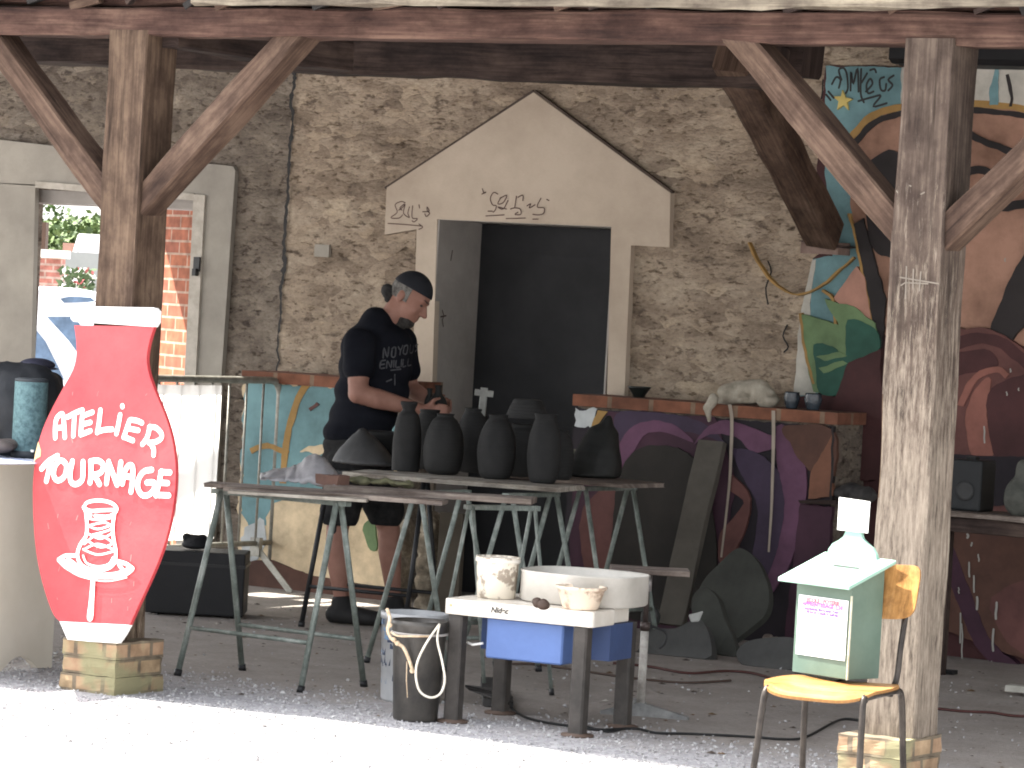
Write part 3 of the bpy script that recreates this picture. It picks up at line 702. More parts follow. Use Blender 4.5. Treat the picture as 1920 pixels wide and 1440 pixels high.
# snap posts to the photo's positions
PX[0] = (onY(190, 330, -.095).x+onY(262, 330, -.095).x)/2
PX[1] = (onY(1686, 250, -.095).x+onY(1777, 250, -.095).x)/2
ZB = 2.555
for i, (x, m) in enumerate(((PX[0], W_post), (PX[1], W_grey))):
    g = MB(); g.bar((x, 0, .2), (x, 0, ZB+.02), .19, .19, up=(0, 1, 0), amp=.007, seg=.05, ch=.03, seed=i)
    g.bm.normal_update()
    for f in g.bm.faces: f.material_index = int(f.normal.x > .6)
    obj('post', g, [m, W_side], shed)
for i, x in enumerate((-3.43+PX[0], PX[1]+3.43)):
    g = MB(); g.bar((x, 0, .2), (x, 0, ZB+.02), .19, .19, up=(0, 1, 0), amp=.005, seg=.1, ch=.07, seed=i+5); obj('post', g, W_grey, shed)
M_base = brick_mat('mossy_brick', (.36, .27, .165), (.36, .235, .15), (.17, .14, .10), bw=.14, bh=.068, msize=.010, moss=(.22, .20, .11))
for i, x in enumerate((PX[0], PX[1], -3.43+PX[0], PX[1]+3.43)):
    g = MB(); a = .155 if i != 0 else .15
    yc = -.03
    n = 5; lo = None
    xa, xb_ = onY(118, 1250, -.18).x-PX[0], onY(216, 1250, -.18).x-PX[0]
    if i: xa, xb_ = onY(1571, 1420, -.18).x-PX[1], onY(1692, 1420, -.18).x-PX[1]
    for k in range(3):
        e = [.006, 0, .003][k]; g.box((x+xa-e, -.18-e, k*.068-(.02 if k == 0 else 0)), (x+xb_+e, .115+e, k*.068+.0665))
    bmesh.ops.subdivide_edges(g.bm, edges=g.bm.edges[:], cuts=5, use_grid_fill=True)
    g.rough(.006, 30, i*3); obj('brick_base', g, M_base, shed)
# plate on the posts, with slightly wavy lower edge
g = MB(); g.bar((-7.5, 0, ZB+.055), (9, 0, ZB+.055), .17, .11, amp=.010, seg=.13, ch=.08); obj('front_beam', g, W_red, shed)
g = MB(); g.bar((-7.5, .03, ZB+.185), (9, .03, ZB+.185), .14, .13, amp=.016, seg=.17, ch=.1, seed=4); obj('upper_beam', g, W_red, shed)
# braces in the plane of the front
for i, x in enumerate(PX+[PX[0]-3.43, PX[1]+3.43]):
    for sgn in (-1, 1):
        g = MB(); g.bar((x+sgn*.03, -.01, ZB-.69), (x+sgn*.80, -.01, ZB+.06), .10, .135, up=(0, 1, 0), amp=.008, seg=.08, ch=.08, seed=i*2+sgn)
        obj('brace', g, [W_brace, W_brace][i % 2], shed)
        if False: pass
# inner beam, its brace down to the corbel, and the tie block
yb = 3.1
A, B = onY(60, 72, yb), onY(1460, 127, yb)
g = MB(); g.bar(A+V((-3.6, 0, .02)), B, .2, .20, amp=.02, seg=.15, ch=.1, seed=9); obj('inner_beam', g, W_dark, shed)
g = MB(); p0 = onY(1375, 105, yb-.12); p1 = onY(1545, 438, YW-.14)
g.bar(p0, p1, .15, .17, up=(1, 0, 0), amp=.012, seg=.1, ch=.1, seed=3); obj('brace', g, W_brace, shed)
g = MB(); a = onY(1433, 102, yb+.2); g.bar(a+V((-.1, 0, 0)), a+V((.25, 0, -.02)), .2, .17, amp=.01, seg=.1); obj('beam_end', g, W_dark, shed)
g = MB(); a = onY(566, 96, .9); g.bar(a+V((0, -.9, .0)), a+V((0, .3, 0)), .10, .13, amp=.01, seg=.1); obj('beam_end', g, W_dark, shed)
p = onY(640, 95, yb+.1)
# wall plate under the roof
g = MB(); g.bar((-7.5, YW-.1, 3.2), (9, YW-.1, 3.2), .2, .2, amp=.01, seg=.3); obj('wall_plate', g, W_dark, shed)
# knee brace ends seen past the right post
g = MB(); k = 0
for t in ([(1681, 358), (1683, 361)], [(1706, 348), (1708, 349)], [(1727, 364), (1733, 361)], [(1688, 520), (1760, 532)], [(1700, 500), (1698, 560)], [(1713, 505), (1712, 540)], [(1727, 510), (1724, 545)], [(1690, 535), (1698, 530), (1740, 532)]):
    k += 1; ribbon(g, [onY(a_, b_, -.101) for a_, b_ in t], .005, (0, -1, 0), k*.0003)
obj('chalk_mark', g, flat('chalk', (.15, .125, .10)), shed)
g = MB(); xq = onY(1690, 100, YW-.15); zq = onY(1870, 126, YW-.15).z; g.bar((xq.x, YW-.15, zq+.11), (9, YW-.15, zq+.11), .26, .22, amp=.01, seg=.2); obj('dark_lintel', g, flat('lintel_black', (.008, .008, .009)), shed)  # beam in one even near-black colour
# rafters and boarded, tiled roof with openings added near the wall to let sun in
def zr(y): return 2.80+.33*(y+.26)
for k in range(32):
    x = -7.2+k*.52+random.uniform(-.04, .04)
    g = MB(); g.bar((x, -.26, zr(-.26)-.035), (x, YW+.3, zr(YW+.3)-.035), .07, .09, up=(1, 0, 0), amp=.006, seg=.3, seed=k); obj('rafter', g, W_dark, shed)
g = MB()
def deck(x0, x1, y0, y1):
    g.hexa([V((x0, y0, zr(y0)+.02)), V((x1, y0, zr(y0)+.02)), V((x1, y1, zr(y1)+.02)), V((x0, y1, zr(y1)+.02))],
           [V((x0, y0, zr(y0)+.07)), V((x1, y0, zr(y0)+.07)), V((x1, y1, zr(y1)+.07)), V((x0, y1, zr(y1)+.07))])
EAVE = -.27
HX0, HX1, HX2 = -4.95, -4.25, -3.55      # unseen openings added to sun the sheet and floor
deck(-7.6, HX0, EAVE, 5.5); deck(HX2, 9.1, EAVE, 5.5)
deck(HX0, HX1, EAVE, 2.75); deck(HX0, HX1, 3.92, 5.5)
deck(HX1, HX2, EAVE, 3.74); deck(HX1, HX2, 3.9, 5.5)
obj('roof_boards', g, mat('roof_board', (.03, .02, .016), (.08, .055, .042), scale=8), shed)
ZE = onY(1280, 12, -.30).z
g = MB(); g.bar((.45, -.285, ZE+.04), (9, -.285, ZE+.045), .03, .08, amp=.008, seg=.2, ch=.05, seed=8); obj('eaves_board', g, wood('eaves', (.05, .04, .03), (.12, .10, .075), (.22, .19, .14)), shed)
g = MB(); g.bar((-7.5, -.275, 2.83), (.43, -.275, 2.83), .03, .07, amp=.008, seg=.2, ch=.05, seed=8); obj('eaves_board', g, W_dark, shed)
# offcuts and wedges on the plate
g = MB(); random.seed(5)
for k in range(22):
    x = -1.0+k*.24+random.uniform(-.06, .06); z = ZB+.14
    g = MB(); g.bar((x, -.07, z-random.uniform(.01, .03)), (x+random.uniform(.05, .18), -.08, z+random.uniform(0, .03)), .03, random.uniform(.015, .04), amp=.004, seg=.03, seed=k)
    obj('packing_wedge', g, (W_brace, W_dark, M_crack)[k % 3], shed)

# ================================================================== SIGN (vase-shaped board)
M_signred = mat('sign_red', (.36, .032, .040), (.50, .062, .066), scale=3, rough=.45, bump=.1, bscale=60, spec=.4)
M_white = mat('white_paint', (.76, .74, .70), (.83, .82, .79), scale=8, rough=.5, bump=.15, bscale=50)
ys = -.155
sp0 = onY(170, 1200, -.195); sn = V((0, -1, .055)).normalized()
def sg(a, b, off=0): return onP(a, b, sp0, sn)+sn*off
sign = thing('vase_sign', sg(170, 1200), 'red vase-shaped wooden board lettered ATELIER TOURNAGE leaning on the left post', 'sign')
Lp = [(139, 610), (143, 640), (143, 668), (136, 695), (118, 728), (98, 765), (80, 805), (68, 850), (62, 900), (62, 960), (66, 1020), (74, 1070), (86, 1115), (100, 1152), (112, 1165)]
Rp = [(243, 1172), (262, 1130), (285, 1080), (305, 1030), (320, 975), (328, 920), (329, 870), (322, 820), (308, 775), (290, 732), (279, 700), (275, 672), (280, 640), (289, 612)]
red = [V((a, b, 0)) for a, b in Lp]; red = smooth(red, 3, False); r2 = smooth([V((a, b, 0)) for a, b in Rp], 3, False)
outl = [(p.x, p.y) for p in red+r2]
g = MB(); g.prism([sg(a, b) for a, b in outl], -sn*.018); obj('red_board', g, M_signred, sign)
g = MB(); g.prism([sg(a, b, .0015) for a, b in [(112, 1165), (243, 1172), (233, 1190), (222, 1206), (170, 1203), (127, 1199)]], -sn*.02); obj('white_foot', g, M_white, sign)
g = MB(); g.prism([sg(a, b, .004) for a, b in [(134, 580), (140, 574), (290, 577), (296, 583), (295, 604), (289, 613), (139, 603), (134, 598)]], -sn*.026); obj('white_rim', g, M_white, sign)
g = MB(); ribbon(g, [sg(a, b, .006) for a, b in ((147, 589), (200, 590), (276, 596))], .003, sn); obj('rim_groove', g, flat('groove', (.45, .36, .3)), sign)
g = MB(); g.prism([sg(a, b, .0012) for a, b in [(66, 852), (72, 828), (77, 845), (76, 856), (68, 860), (64, 866)]], -sn*.002); obj('bare_chip', g, flat('ply', (.6, .4, .2)), sign)
g = MB(); k = 0
def brush(L, w):
    global k
    for t in L:
        k += 1; pts = [V((a, b, 0)) for a, b in t]; pts = smooth(pts, 5, False) if len(pts) > 2 else pts
        ribbon(g, [sg(p.x, p.y) for p in pts], w, sn, .0012+k*.00012)
# ATELiER
brush([[(104, 821), (104, 800), (107, 784), (117, 776), (120, 790), (122, 820)], [(105, 803), (120, 801)],
 [(127, 782), (142, 774), (155, 769)], [(140, 776), (139, 800), (138, 817)],
 [(155, 779), (153, 797), (152, 815)], [(155, 780), (174, 773)], [(154, 796), (170, 792)], [(152, 815), (170, 808)],
 [(189, 769), (186, 795), (183, 811)], [(183, 810), (196, 806), (211, 805)],
 [(226, 778), (222, 800), (219, 813)], [(230, 761), (230.5, 762.5)],
 [(244, 788), (238, 805), (233, 820)], [(246, 787), (258, 789), (267, 793)], [(240, 803), (260, 807)], [(233, 819), (250, 826)],
 [(282, 800), (277, 820), (268, 833)], [(281, 801), (293, 802), (303, 812), (303, 822), (292, 829), (280, 830)], [(283, 830), (289, 842), (289, 853)]], .0205)
brush([[(79, 879), (92, 865), (109, 855)], [(97, 864), (92, 885), (88, 902)],
 [(113, 863), (104, 875), (102, 892), (110, 901), (122, 893), (126, 875), (120, 865), (111, 864)],
 [(137, 865), (133, 885), (134, 902), (143, 908), (155, 900), (157, 880), (157, 866)],
 [(172, 866), (172, 890), (170, 905)], [(171, 865), (186, 864), (195, 873), (190, 886), (175, 891)], [(178, 890), (188, 908)],
 [(205, 866), (203, 888), (201, 906)], [(205, 867), (213, 888), (221, 909)], [(228, 867), (225, 890), (221, 909)],
 [(231, 907), (235, 885), (243, 873), (250, 876), (250, 900), (247, 922)], [(235, 893), (250, 895)],
 [(286, 881), (272, 884), (262, 897), (260, 915), (268, 928), (280, 928), (290, 918), (290, 905), (277, 905)],
 [(304, 884), (299, 908), (294, 929)], [(303, 885), (320, 886)], [(300, 905), (316, 906)], [(294, 928), (318, 929)]], .0225)
# thrown pot on a wheel
brush([[(160, 951), (164, 943), (178, 939), (195, 939), (212, 944), (221, 954), (216, 964)], [(158, 951), (165, 963), (172, 966)], [(221, 955), (213, 965), (200, 969), (180, 967)], [(160, 953), (172, 958), (190, 957), (218, 956)]], .014)
brush([[(163, 962), (165, 985), (163, 1005), (152, 1022), (147, 1040), (152, 1056), (165, 1066), (185, 1069), (205, 1065), (216, 1055), (219, 1035), (215, 1012), (213, 990), (216, 965)]], .016)
brush([[(166, 972), (190, 975), (214, 970)], [(166, 985), (185, 992), (210, 985)], [(170, 985), (200, 980), (210, 992), (175, 1003)], [(166, 1000), (190, 1010), (212, 1000)], [(160, 1020), (185, 1003), (212, 1018), (190, 1026), (165, 1013)], [(160, 1030), (185, 1020), (214, 1030)], [(158, 1030), (185, 1040), (214, 1034)], [(214, 1045), (205, 1058), (185, 1062), (165, 1056), (158, 1042)]], .008)
brush([[(112, 1049), (125, 1042), (142, 1042)], [(112, 1050), (130, 1066), (165, 1079), (205, 1082), (235, 1078), (250, 1068)], [(220, 1052), (238, 1057), (251, 1066)], [(120, 1050), (140, 1062), (180, 1077), (220, 1076), (245, 1066)], [(130, 1048), (150, 1064)], [(225, 1058), (232, 1068)]], .016)
brush([[(122, 1062), (150, 1080), (200, 1090), (240, 1083)]], .004)
brush([[(175, 1090), (172, 1125), (168, 1158), (174, 1159), (176, 1130), (178, 1090)]], .013)
obj('painted_lettering', g, M_white, sign)
random.seed(2); ms_ = flat('scuff', (.62, .17, .16))
for i in range(26):
    b = random.uniform(720, 1140)
    lx = max([p[0] for p in outl if abs(p[1]-b) < 22 and p[0] < 190] or [150]); rx = min([p[0] for p in outl if abs(p[1]-b) < 22 and p[0] > 190] or [220])
    a = random.uniform(lx+8, rx-8); g = MB()
    ribbon(g, [sg(a, b), sg(a+random.uniform(-4, 3), b+random.uniform(3, 12))], random.uniform(.0015, .004), sn, .0006+i*.00002)
    obj('scuff', g, ms_, sign)

# ================================================================== LEFT TABLE with speaker
M_cream = mat('cream_board', (.62, .56, .46), (.70, .64, .54), scale=2, rough=.6, bump=.1)
tx = onZ(93, 1253, 0).x; tz = .86
tab = thing('desk', (tx-.6, .1, 0), 'cream panel-ended desk standing left of the red vase sign', 'desk')
Y0, Y1 = -.42, onX(107, 1100, tx).y
prof = [(Y0, 0)]
ya, yb2 = onX(3, 1262, tx).y, onX(70, 1255, tx).y
for i in range(11):
    t = i/10; prof.append((ya+(yb2-ya)*t-.0, .005+.055*math.sin(math.pi*t)))
prof += [(Y1-.005, 0), (Y1, tz-.02), (Y0, tz-.02)]
for xx in (tx-.03, tx-1.35):
    g = MB(); g.prism([V((xx, y, z)) for y, z in prof], (.028, 0, 0)); obj('end_panel', g, M_cream, tab)
g = MB(); g.box((tx-1.38, Y0-.02, tz-.022), (tx+.012, Y1+.02, tz)); obj('desk_top', g, M_cream, tab)
g = MB(); g.box((tx-1.3, Y1-.03, .3), (tx-.04, Y1-.01, tz-.03)); obj('back_panel', g, M_cream, tab)
ytab = .05
g = MB(); pts = [onZ(a, b, tz+.003) for a, b in ((-60, 850), (60, 852), (96, 862), (88, 870), (-60, 872))]; g.prism(pts, (0, 0, .004)); g.rough(.003, 20)
obj('folded_cloth', g, mat('blue_cloth', (.2, .24, .38), (.5, .53, .6), scale=18), label='thin pale blue cloth lying on the cream desk under the speaker', cat='cloth')
g = MB(); c = onZ(52, 858, tz+.008); R = 31/6800*(c-CP).length
H = .318
sp = thing('speaker', c, 'teal mesh cylinder speaker standing upright on the cream desk', 'speaker')
g.lathe([(R*.93, .002), (R*.97, .012), (R, .03), (R, H-.014), (R*.96, H-.003), (R*.9, H)], c, 36)
obj('speaker_body', g, mat('teal_mesh', (.045, .085, .095), (.11, .19, .20), scale=60, rough=.8, bump=.4, bscale=220, bdist=.002), sp)
mr_ = flat('rubber', (.03, .035, .04)); g = MB(); g.lathe([(R*1.012, .0), (R*1.014, .028)], c, 36); obj('end_band', g, mr_, sp); g = MB(); g.lathe([(R*1.0, H-.012), (R*1.0, H-.002), (R*.8, H+.003)], c, 36); obj('end_band', g, mr_, sp)
g = MB(); lp = c-F0*R*.93+R0*R*.40+Z*.03; g.box(lp+V((-.008, -.006, -.004)), lp+V((.008, -.002, .006))); obj('badge', g, M_white, sp)
# black bag behind
g = MB(); c = onZ(45, 800, tz+.01)+V((-.1, .0, 0)); c = V((tx-.12, .28, tz))
for t in range(1): pass
bagm = mat('black_nylon', (.006, .007, .009), (.02, .022, .026), scale=5, rough=.55, bump=.5, bscale=14)
D = (V((tx-.1, .2, tz))-CP).dot(FW)
def B(px, py, dd=0): return atD(px, py, D+dd)
g.ball(B(10, 770), (.20, .16, .2)); g.ball(B(60, 760), (.14, .14, .17)); g.ball(B(85, 715, .03), (.05, .1, .05)); g.ball(B(60, 700), (.08, .1, .04)); g.ball(B(-20, 770), (.2, .16, .2)); g.ball(B(20, 820), (.2, .15, .1))
g.ball(B(90, 750, .02), (.05, .1, .12)); g.ball(B(12, 700), (.15, .1, .035)); g.limb([B(0, 690), B(40, 682), B(90, 690), B(108, 720)], [.012]*4, 8)
g.rough(.012, 12)
bag = bake(g, 'bag', bagm, None, .013, 3, label='black bag slumped on the cream desk behind the teal speaker', cat='bag')
g = MB(); g.ball(B(70, 684, .06), (.06, .09, .028), 20)
g.ball(B(66, 690, .06), (.085, .11, .008), 20)
obj('dark_cap', g, mat('cap', (.015, .015, .025), (.03, .03, .05), rough=.7), label='dark peaked cap resting on top of the black bag', cat='cap')
g = MB(); g.ball(B(-10, 835, -.22), (.09, .06, .03)); g.ball(B(10, 835, -.2), (.05, .05, .03)); g.rough(.008, 18)
obj('brown_pouch', g, flat('pouch', (.09, .075, .07)), label='small grey-brown pouch beside the speaker at the desk edge', cat='pouch')

# ================================================================== TRESTLES
M_steel = mat('green_steel', (.10, .115, .10), (.27, .29, .262), c=(.165, .19, .17), scale=14, rough=.5, bump=.2, metal=.2)
M_bsteel = flat('black_steel', (.012, .012, .013), rough=.5)
def trestle(name, L, S, H, m, label, group):
    t = thing(name, (0, 0, 0), label, 'trestle', group)
    for sx in (-1, 1):
        for sy in (-1, 1):
            g = MB(); g.tube([(sx*L/2, sy*S/2, 0), (sx*(L/2-.02), sy*.015, H)], .0125, 10); obj('leg', g, m, t)
            g = MB(); a = V((sx*L/2, sy*S/2, 0)); b = V((sx*(L/2-.02), sy*.015, H)); g.tube([a, a.lerp(b, .035)], .016, 10); obj('rubber_foot', g, M_bsteel, t)
    for sy in (-1, 1):
        g = MB(); q = .26; y = sy*(S/2*(1-q)+.015*q); g.tube([(-L/2, y, H*q), (L/2, y, H*q)], .009, 8); obj('stretcher', g, m, t)
    g = MB(); g.box((-L/2-.03, -.018, H-.012), (L/2+.03, .018, H+.008)); obj('top_bar', g, m, t)
    return t
GT = 'green steel trestles under the boards'
T1 = trestle('trestle', .64, .42, .755, M_steel, 'green steel trestle under the left end of the front board table', GT)
def again(src, loc, rot, label, sx=1):
    c = copy_tree(src); c.location = loc; c.rotation_euler = (0, 0, math.radians(rot)); c['label'] = label; c.scale = (sx, 1, 1)
    return c
f1, f2, f3, f4 = [onZ(a, b, 0) for a, b in ((330, 1266), (455, 1258), (572, 1300), (675, 1287))]
cc = (f1+f2+f3+f4)/4; T1.location = cc
T1.rotation_euler = (0, 0, math.atan2((f3+f4-f1-f2).y, (f3+f4-f1-f2).x))
p1, p2 = onZ(893, 950, .755), onZ(990, 952, .755); d = p2-p1
again(T1, V(((p1.x+p2.x)/2, (p1.y+p2.y)/2, 0)), math.degrees(math.atan2(d.y, d.x)), 'green steel trestle under the right end of the front board table', max(.5, d.length/.6))
for (a, b), rot, lab in (((780, 918), 90, 'green steel trestle under the back pot table, left end, near the potter'), ((952, 922), 90, 'green steel trestle under the back pot table, right end'), ((1097, 910), 84, 'green steel trestle farthest right, below the dark mound')):
    p = onZ(a, b, .77); again(T1, V((p.x, p.y+.2, 0)), rot, lab, .62)
BT = trestle('black_trestle', .55, .36, .74, M_bsteel, 'black steel trestle standing at the potter\'s knees', None)
p1, p2 = onZ(562, 1168, 0), onZ(695, 1190, 0); BT.location = (p1+p2)/2+V((.12, .12, 0)); BT.rotation_euler = (0, 0, math.radians(6)); BT['category'] = 'trestle'

# boards
W_board = wood('board', (.10, .08, .07), (.2, .165, .14), (.34, .29, .25))
W_ply = wood('board_pale', (.2, .18, .15), (.36, .33, .28), (.55, .52, .46))
def board(p0, p1, dy, th, name, m, label, cat, group=None):
    """plank whose front edge runs p0-p1"""
    g = MB(); p0, p1 = V(p0), V(p1); d = (p1-p0).normalized(); s = Z.cross(d).normalized()
    g.bar((p0+p1)/2+s*dy/2-d*(p1-p0).length/2-Z*th/2, (p0+p1)/2+s*dy/2+d*(p1-p0).length/2-Z*th/2, dy, th, amp=.003, seg=.15, ch=.1, seed=random.random()*9)
    return obj(name, g, m, label=label, cat=cat, group=group)
zA = .765
a = onZ(368, 904, .79); b = onZ(655, 928, .79)
# long grey planks and shorter pale battens making up the front table
pA, pB = onZ(365, 908, .792), onZ(985, 948, .792)
dA = (pB-pA).normalized(); sA = Z.cross(dA)
board(pA+dA*.12, pA+dA*1.02-Z*.001, .14, .02, 'plank', W_board, 'short grey plank at the front of the front trestle table', 'plank')
board(pA+sA*.16, pA+dA*.75+sA*.16, .13, .018, 'plank', W_board, 'weathered plank jutting left over the end of the front trestle table', 'plank')
board(pA+dA*.5+sA*.155+Z*.02, pB+sA*.155+Z*.02, .17, .024, 'plank', W_board, 'long brown plank running right from the clay block to the wheel', 'plank')
board(pA+dA*.15-sA*.05-Z*.012, pA+dA*.72-sA*.05-Z*.012, .05, .014, 'batten', W_ply, 'pale batten along the front edge of the front trestle table', 'batten')
board(pA+dA*.8+sA*.02-Z*.004, pA+dA*1.0+sA*.02-Z*.004, .10, .018, 'batten', W_ply, 'chipped white offcut on the front table behind the trestle top', 'batten')
a, b = onZ(640, 884, .8), onZ(1050, 914, .8)
board(a, b, .38, .022, 'table_board', W_ply, 'pale-edged board carrying the row of dark clay vases', 'board')
a2 = onZ(1050, 904, .8); b2 = onZ(1172, 908, .8)
board(a2+V((-.5, .25, 0)), V((b2.x, a2.y+.25, .8)), .4, .02, 'table_board', W_board, 'brown board under the dark mound behind the vases', 'board')

# ================================================================== POTS and clay on the tables
M_clay = mat('dark_clay', (.0075, .0073, .007), (.016, .0155, .0145), scale=5, rough=.75, bump=.25, bscale=26, bdist=.003)
M_clay2 = mat('slate_clay', (.0095, .0094, .0092), (.02, .0195, .019), scale=5, rough=.8, bump=.25, bscale=26, bdist=.003)
M_plastic_g = mat('grey_sheet', (.17, .165, .17), (.27, .26, .265), scale=9, rough=.45, bump=.6, bscale=10, bdist=.01, spec=.5)
TB = 2.45
def pot(px, base, top, prof, m, label, y, cat='vase', group='dark clay vases drying in a row', z=.802, name='clay_vase', sx=1, sy=1, n=40):
    """prof: (half width px, fraction of height)"""
    p = onP(px, base, (0, y, 0), V((0, 1, 0))); p.z = z
    d = (p-CP).dot(FW); s = d/F_PX; h = abs(base-top)*s
    g = MB(); pr = smooth([V((r*s, f*h, 0)) for r, f in prof], 5, False)
    pr = [q.lerp(r_, t_) for q, r_ in zip(pr, pr[1:]) for t_ in (0, .33, .66)]+[pr[-1]]
    g.lathe([(max(q.x*(1+.010*math.sin(q.y*420+px)), 0), q.y) for q in pr], p, n, sx, sy, amp=.03, seed=px)
    return obj(name, g, m, label=label, cat=cat, group=group)
pot(760, 886, 757, [(22, 0), (26, .03), (27, .35), (25, .6), (20, .8), (12, .88), (15, .96), (16, 1), (12, .995), (9, .9)], M_clay2, 'tall narrow dark clay vase, leftmost of the row, by the potter\'s elbow', TB+.12)
pot(829, 893, 780, [(26, 0), (34, .1), (38, .4), (34, .68), (24, .88), (16, .95), (17, 1), (12, .98)], M_clay, 'broad dark clay vase below the potter\'s hands, second of the front row', TB+.12)
pot(928, 902, 782, [(24, 0), (32, .1), (37, .38), (33, .66), (24, .86), (17, .94), (19, 1), (14, .98)], M_clay2, 'broad dark clay vase in front of the cross-topped pot', TB+.12)
pot(1017, 907, 778, [(22, 0), (28, .1), (32, .4), (29, .68), (22, .87), (20, .93), (22, 1), (16, .98)], M_clay2, 'narrow dark clay vase, rightmost of the front row', TB+.12)
pot(885, 885, 765, [(24, 0), (30, .1), (33, .4), (31, .68), (24, .88), (20, .94), (20, 1), (15, .98)], M_clay, 'dark clay vase half hidden behind, with a clay cross standing on it', TB+.45)
pot(975, 888, 790, [(24, 0), (30, .1), (33, .4), (31, .68), (24, .88), (20, .94), (20, 1), (15, .98)], M_clay, 'dark clay vase half hidden under the upturned bowl', TB+.45)
pot(800, 886, 775, [(24, 0), (29, .1), (31, .4), (29, .68), (22, .88), (18, .94), (19, 1), (14, .98)], M_clay, 'dark clay vase of the back row, between the tall narrow one and the broad one', TB+.42)
pot(1045, 893, 800, [(22, 0), (27, .1), (29, .4), (27, .68), (20, .88), (16, .94), (17, 1), (13, .98)], M_clay2, 'dark clay vase of the back row, at the far right end of the board', TB+.46)
p = onP(907, 778, (0, TB+.45, 0), V((0, 1, 0)))
s = (p-CP).dot(FW)/F_PX
g = MB()
q = lambda a, b: atD(a, b, (p-CP).dot(FW))
g.bar(q(903, 780), q(908, 727), .034, .03, up=-F0, amp=.002, seg=.03); g.bar(q(890, 735), q(925, 739), .03, .032, up=-F0, amp=.002, seg=.03)
obj('clay_cross', g, mat('pale_clay', (.14, .14, .13), (.21, .21, .19), scale=12), label='small pale clay cross standing upright on the hidden vase', cat='cross')
pot(988, 784, 749, [(40, 0), (39, .2), (34, .55), (28, .9), (24, 1), (0, 1.0)], M_clay2, 'shallow bowl turned upside down over the vases', TB+.40, cat='bowl', group=None, z=onY(988, 784, TB+.40).z, name='upturned_bowl')
# dark mound on the right board, beige wedge
def mound(name, px, base, y, z, w, h, dpt, m, label, cat, peak=0, seed=0, vox=.014, ex=.8):
    p = onY(px, base, y); p.z = z
    g = MB(); d = (p-CP).dot(FW)/F_PX; W, H = w*d/2, h*d
    random.seed(seed)
    for i in range(7):
        t = i/6; r = W*(1-t)**ex+.03
        g.ball(p+R0*peak*d*t+Z*(H*t*.86), (max(r, .03), max(.03, dpt*(1-t*.7)), H*.22), 16, Matrix.Rotation(YAW, 3, 'Z'))
    for v in g.bm.verts: v.co += noise.noise_vector(v.co*7+V((seed, 0, 0)))*.02
    for v in g.bm.verts: v.co.z = max(v.co.z, z+.001)
    return bake(g, name, m, None, vox, 3, label=label, cat=cat)
mound('covered_mound', 1107, 903, 3.35, .802, 84, 112, .14, mat('dark_sheet', (.007, .0075, .007), (.016, .016, .014), scale=6, rough=.6, bump=.5, bscale=12, bdist=.01), 'dark wrapped lump of clay on the brown board right of the vases', 'clay lump', 26, 4, ex=.42)
g = MB(); g.prism([onY(a, b, 3.62) for a, b in ((1053, 842), (1086, 842), (1072, 880), (1052, 888))], (0, .06, 0)); obj('offcut_block', g, flat('olive_ply', (.13, .12, .085)), label='beige wedge of board standing behind the dark wrapped lump', cat='offcut')
mound('covered_mound', 683, 884, 2.75, .802, 104, 66, .16, mat('slate_sheet', (.03, .03, .03), (.055, .054, .054), scale=6, rough=.55, bump=.5, bscale=12, bdist=.01), 'slate-grey plastic-covered heap in front of the potter\'s hips', 'clay heap', -4, 9, ex=.6)
g = MB(); p = onY(715, 868, 2.95); p.z = .83; g.lathe([(.05, 0), (.09, .05), (.115, .11), (.12, .125), (.105, .12), (.08, .06), (0, .03)], p, 36); obj('bowl', g, M_clay2, label='grey bowl behind the slate heap at the potter\'s waist', cat='bowl')
# crumpled grey plastic sheet on the front table
p = V((0, 0, 0)); g = MB(); D2 = (onY(560, 905, 1.15)-CP).dot(FW)
q = lambda a, b, dd=0: atD(a, b, D2+dd)
ridge = [(488, 904), (497, 885), (520, 876), (560, 872), (598, 858), (606, 853), (622, 862), (640, 876), (632, 893), (595, 912), (560, 905), (520, 898)]
top = [q(a, b, (b < 880)*.12+.02) for a, b in ridge]; lo = [V((v.x, v.y, .80))-V((0, .02, 0)) for v in top]
bm = g.bm; nx, ny = 46, 18
gv = []
for i in range(nx+1):
    row = []
    t = i/nx; px = 488+152*t
    hh = [0, .02, .028, .036, .052, .082, .1, .085, .05, .0]
    k = t*(len(hh)-1); a = int(min(k, len(hh)-2)); H = hh[a]+(hh[a+1]-hh[a])*(k-a)
    for j in range(ny+1):
        u = j/ny; base = onY(px, 900+12*t, .98+.42*u); base.z = .803
        e = math.sin(math.pi*u)**.7
        z = H*e*1.15+.010*noise.noise(V((t*9, u*5, 1)))+.012*abs(noise.noise(V((t*16, u*9, 4))))
        row.append(bm.verts.new(base+V((0, 0, max(.001, z)))))
    gv.append(row)
for i in range(nx):
    for j in range(ny): f = bm.faces.new([gv[i][j], gv[i+1][j], gv[i+1][j+1], gv[i][j+1]]); f.smooth = True
o = obj('plastic_sheet', g, M_plastic_g, label='crumpled grey plastic sheet draped on the left of the front table', cat='sheet')
sm = o.modifiers.new('thick', 'SOLIDIFY'); sm.thickness = .004; sm.offset = 1
p = onY(612, 905, .98); g = MB(); g.box(V((p.x-.055, .98, .802)), V((p.x+.06, 1.06, .85))); bmesh.ops.subdivide_edges(g.bm, edges=g.bm.edges[:], cuts=4, use_grid_fill=True); g.rough(.008, 14)
obj('clay_block', g, mat('red_clay', (.10, .055, .042), (.15, .085, .065), scale=14), label='small red-brown block of clay between sheet and plank', cat='clay block')
g = MB(); p = onY(720, 905, 1.25)
for i in range(14):
    c = onY(660+i*8, 912+random.uniform(-3, 3), 1.22+random.uniform(-.04, .06)); c.z = .822+random.uniform(0, .01)
    g.ball(c, (random.uniform(.02, .04), .03, random.uniform(.008, .02)), 10)
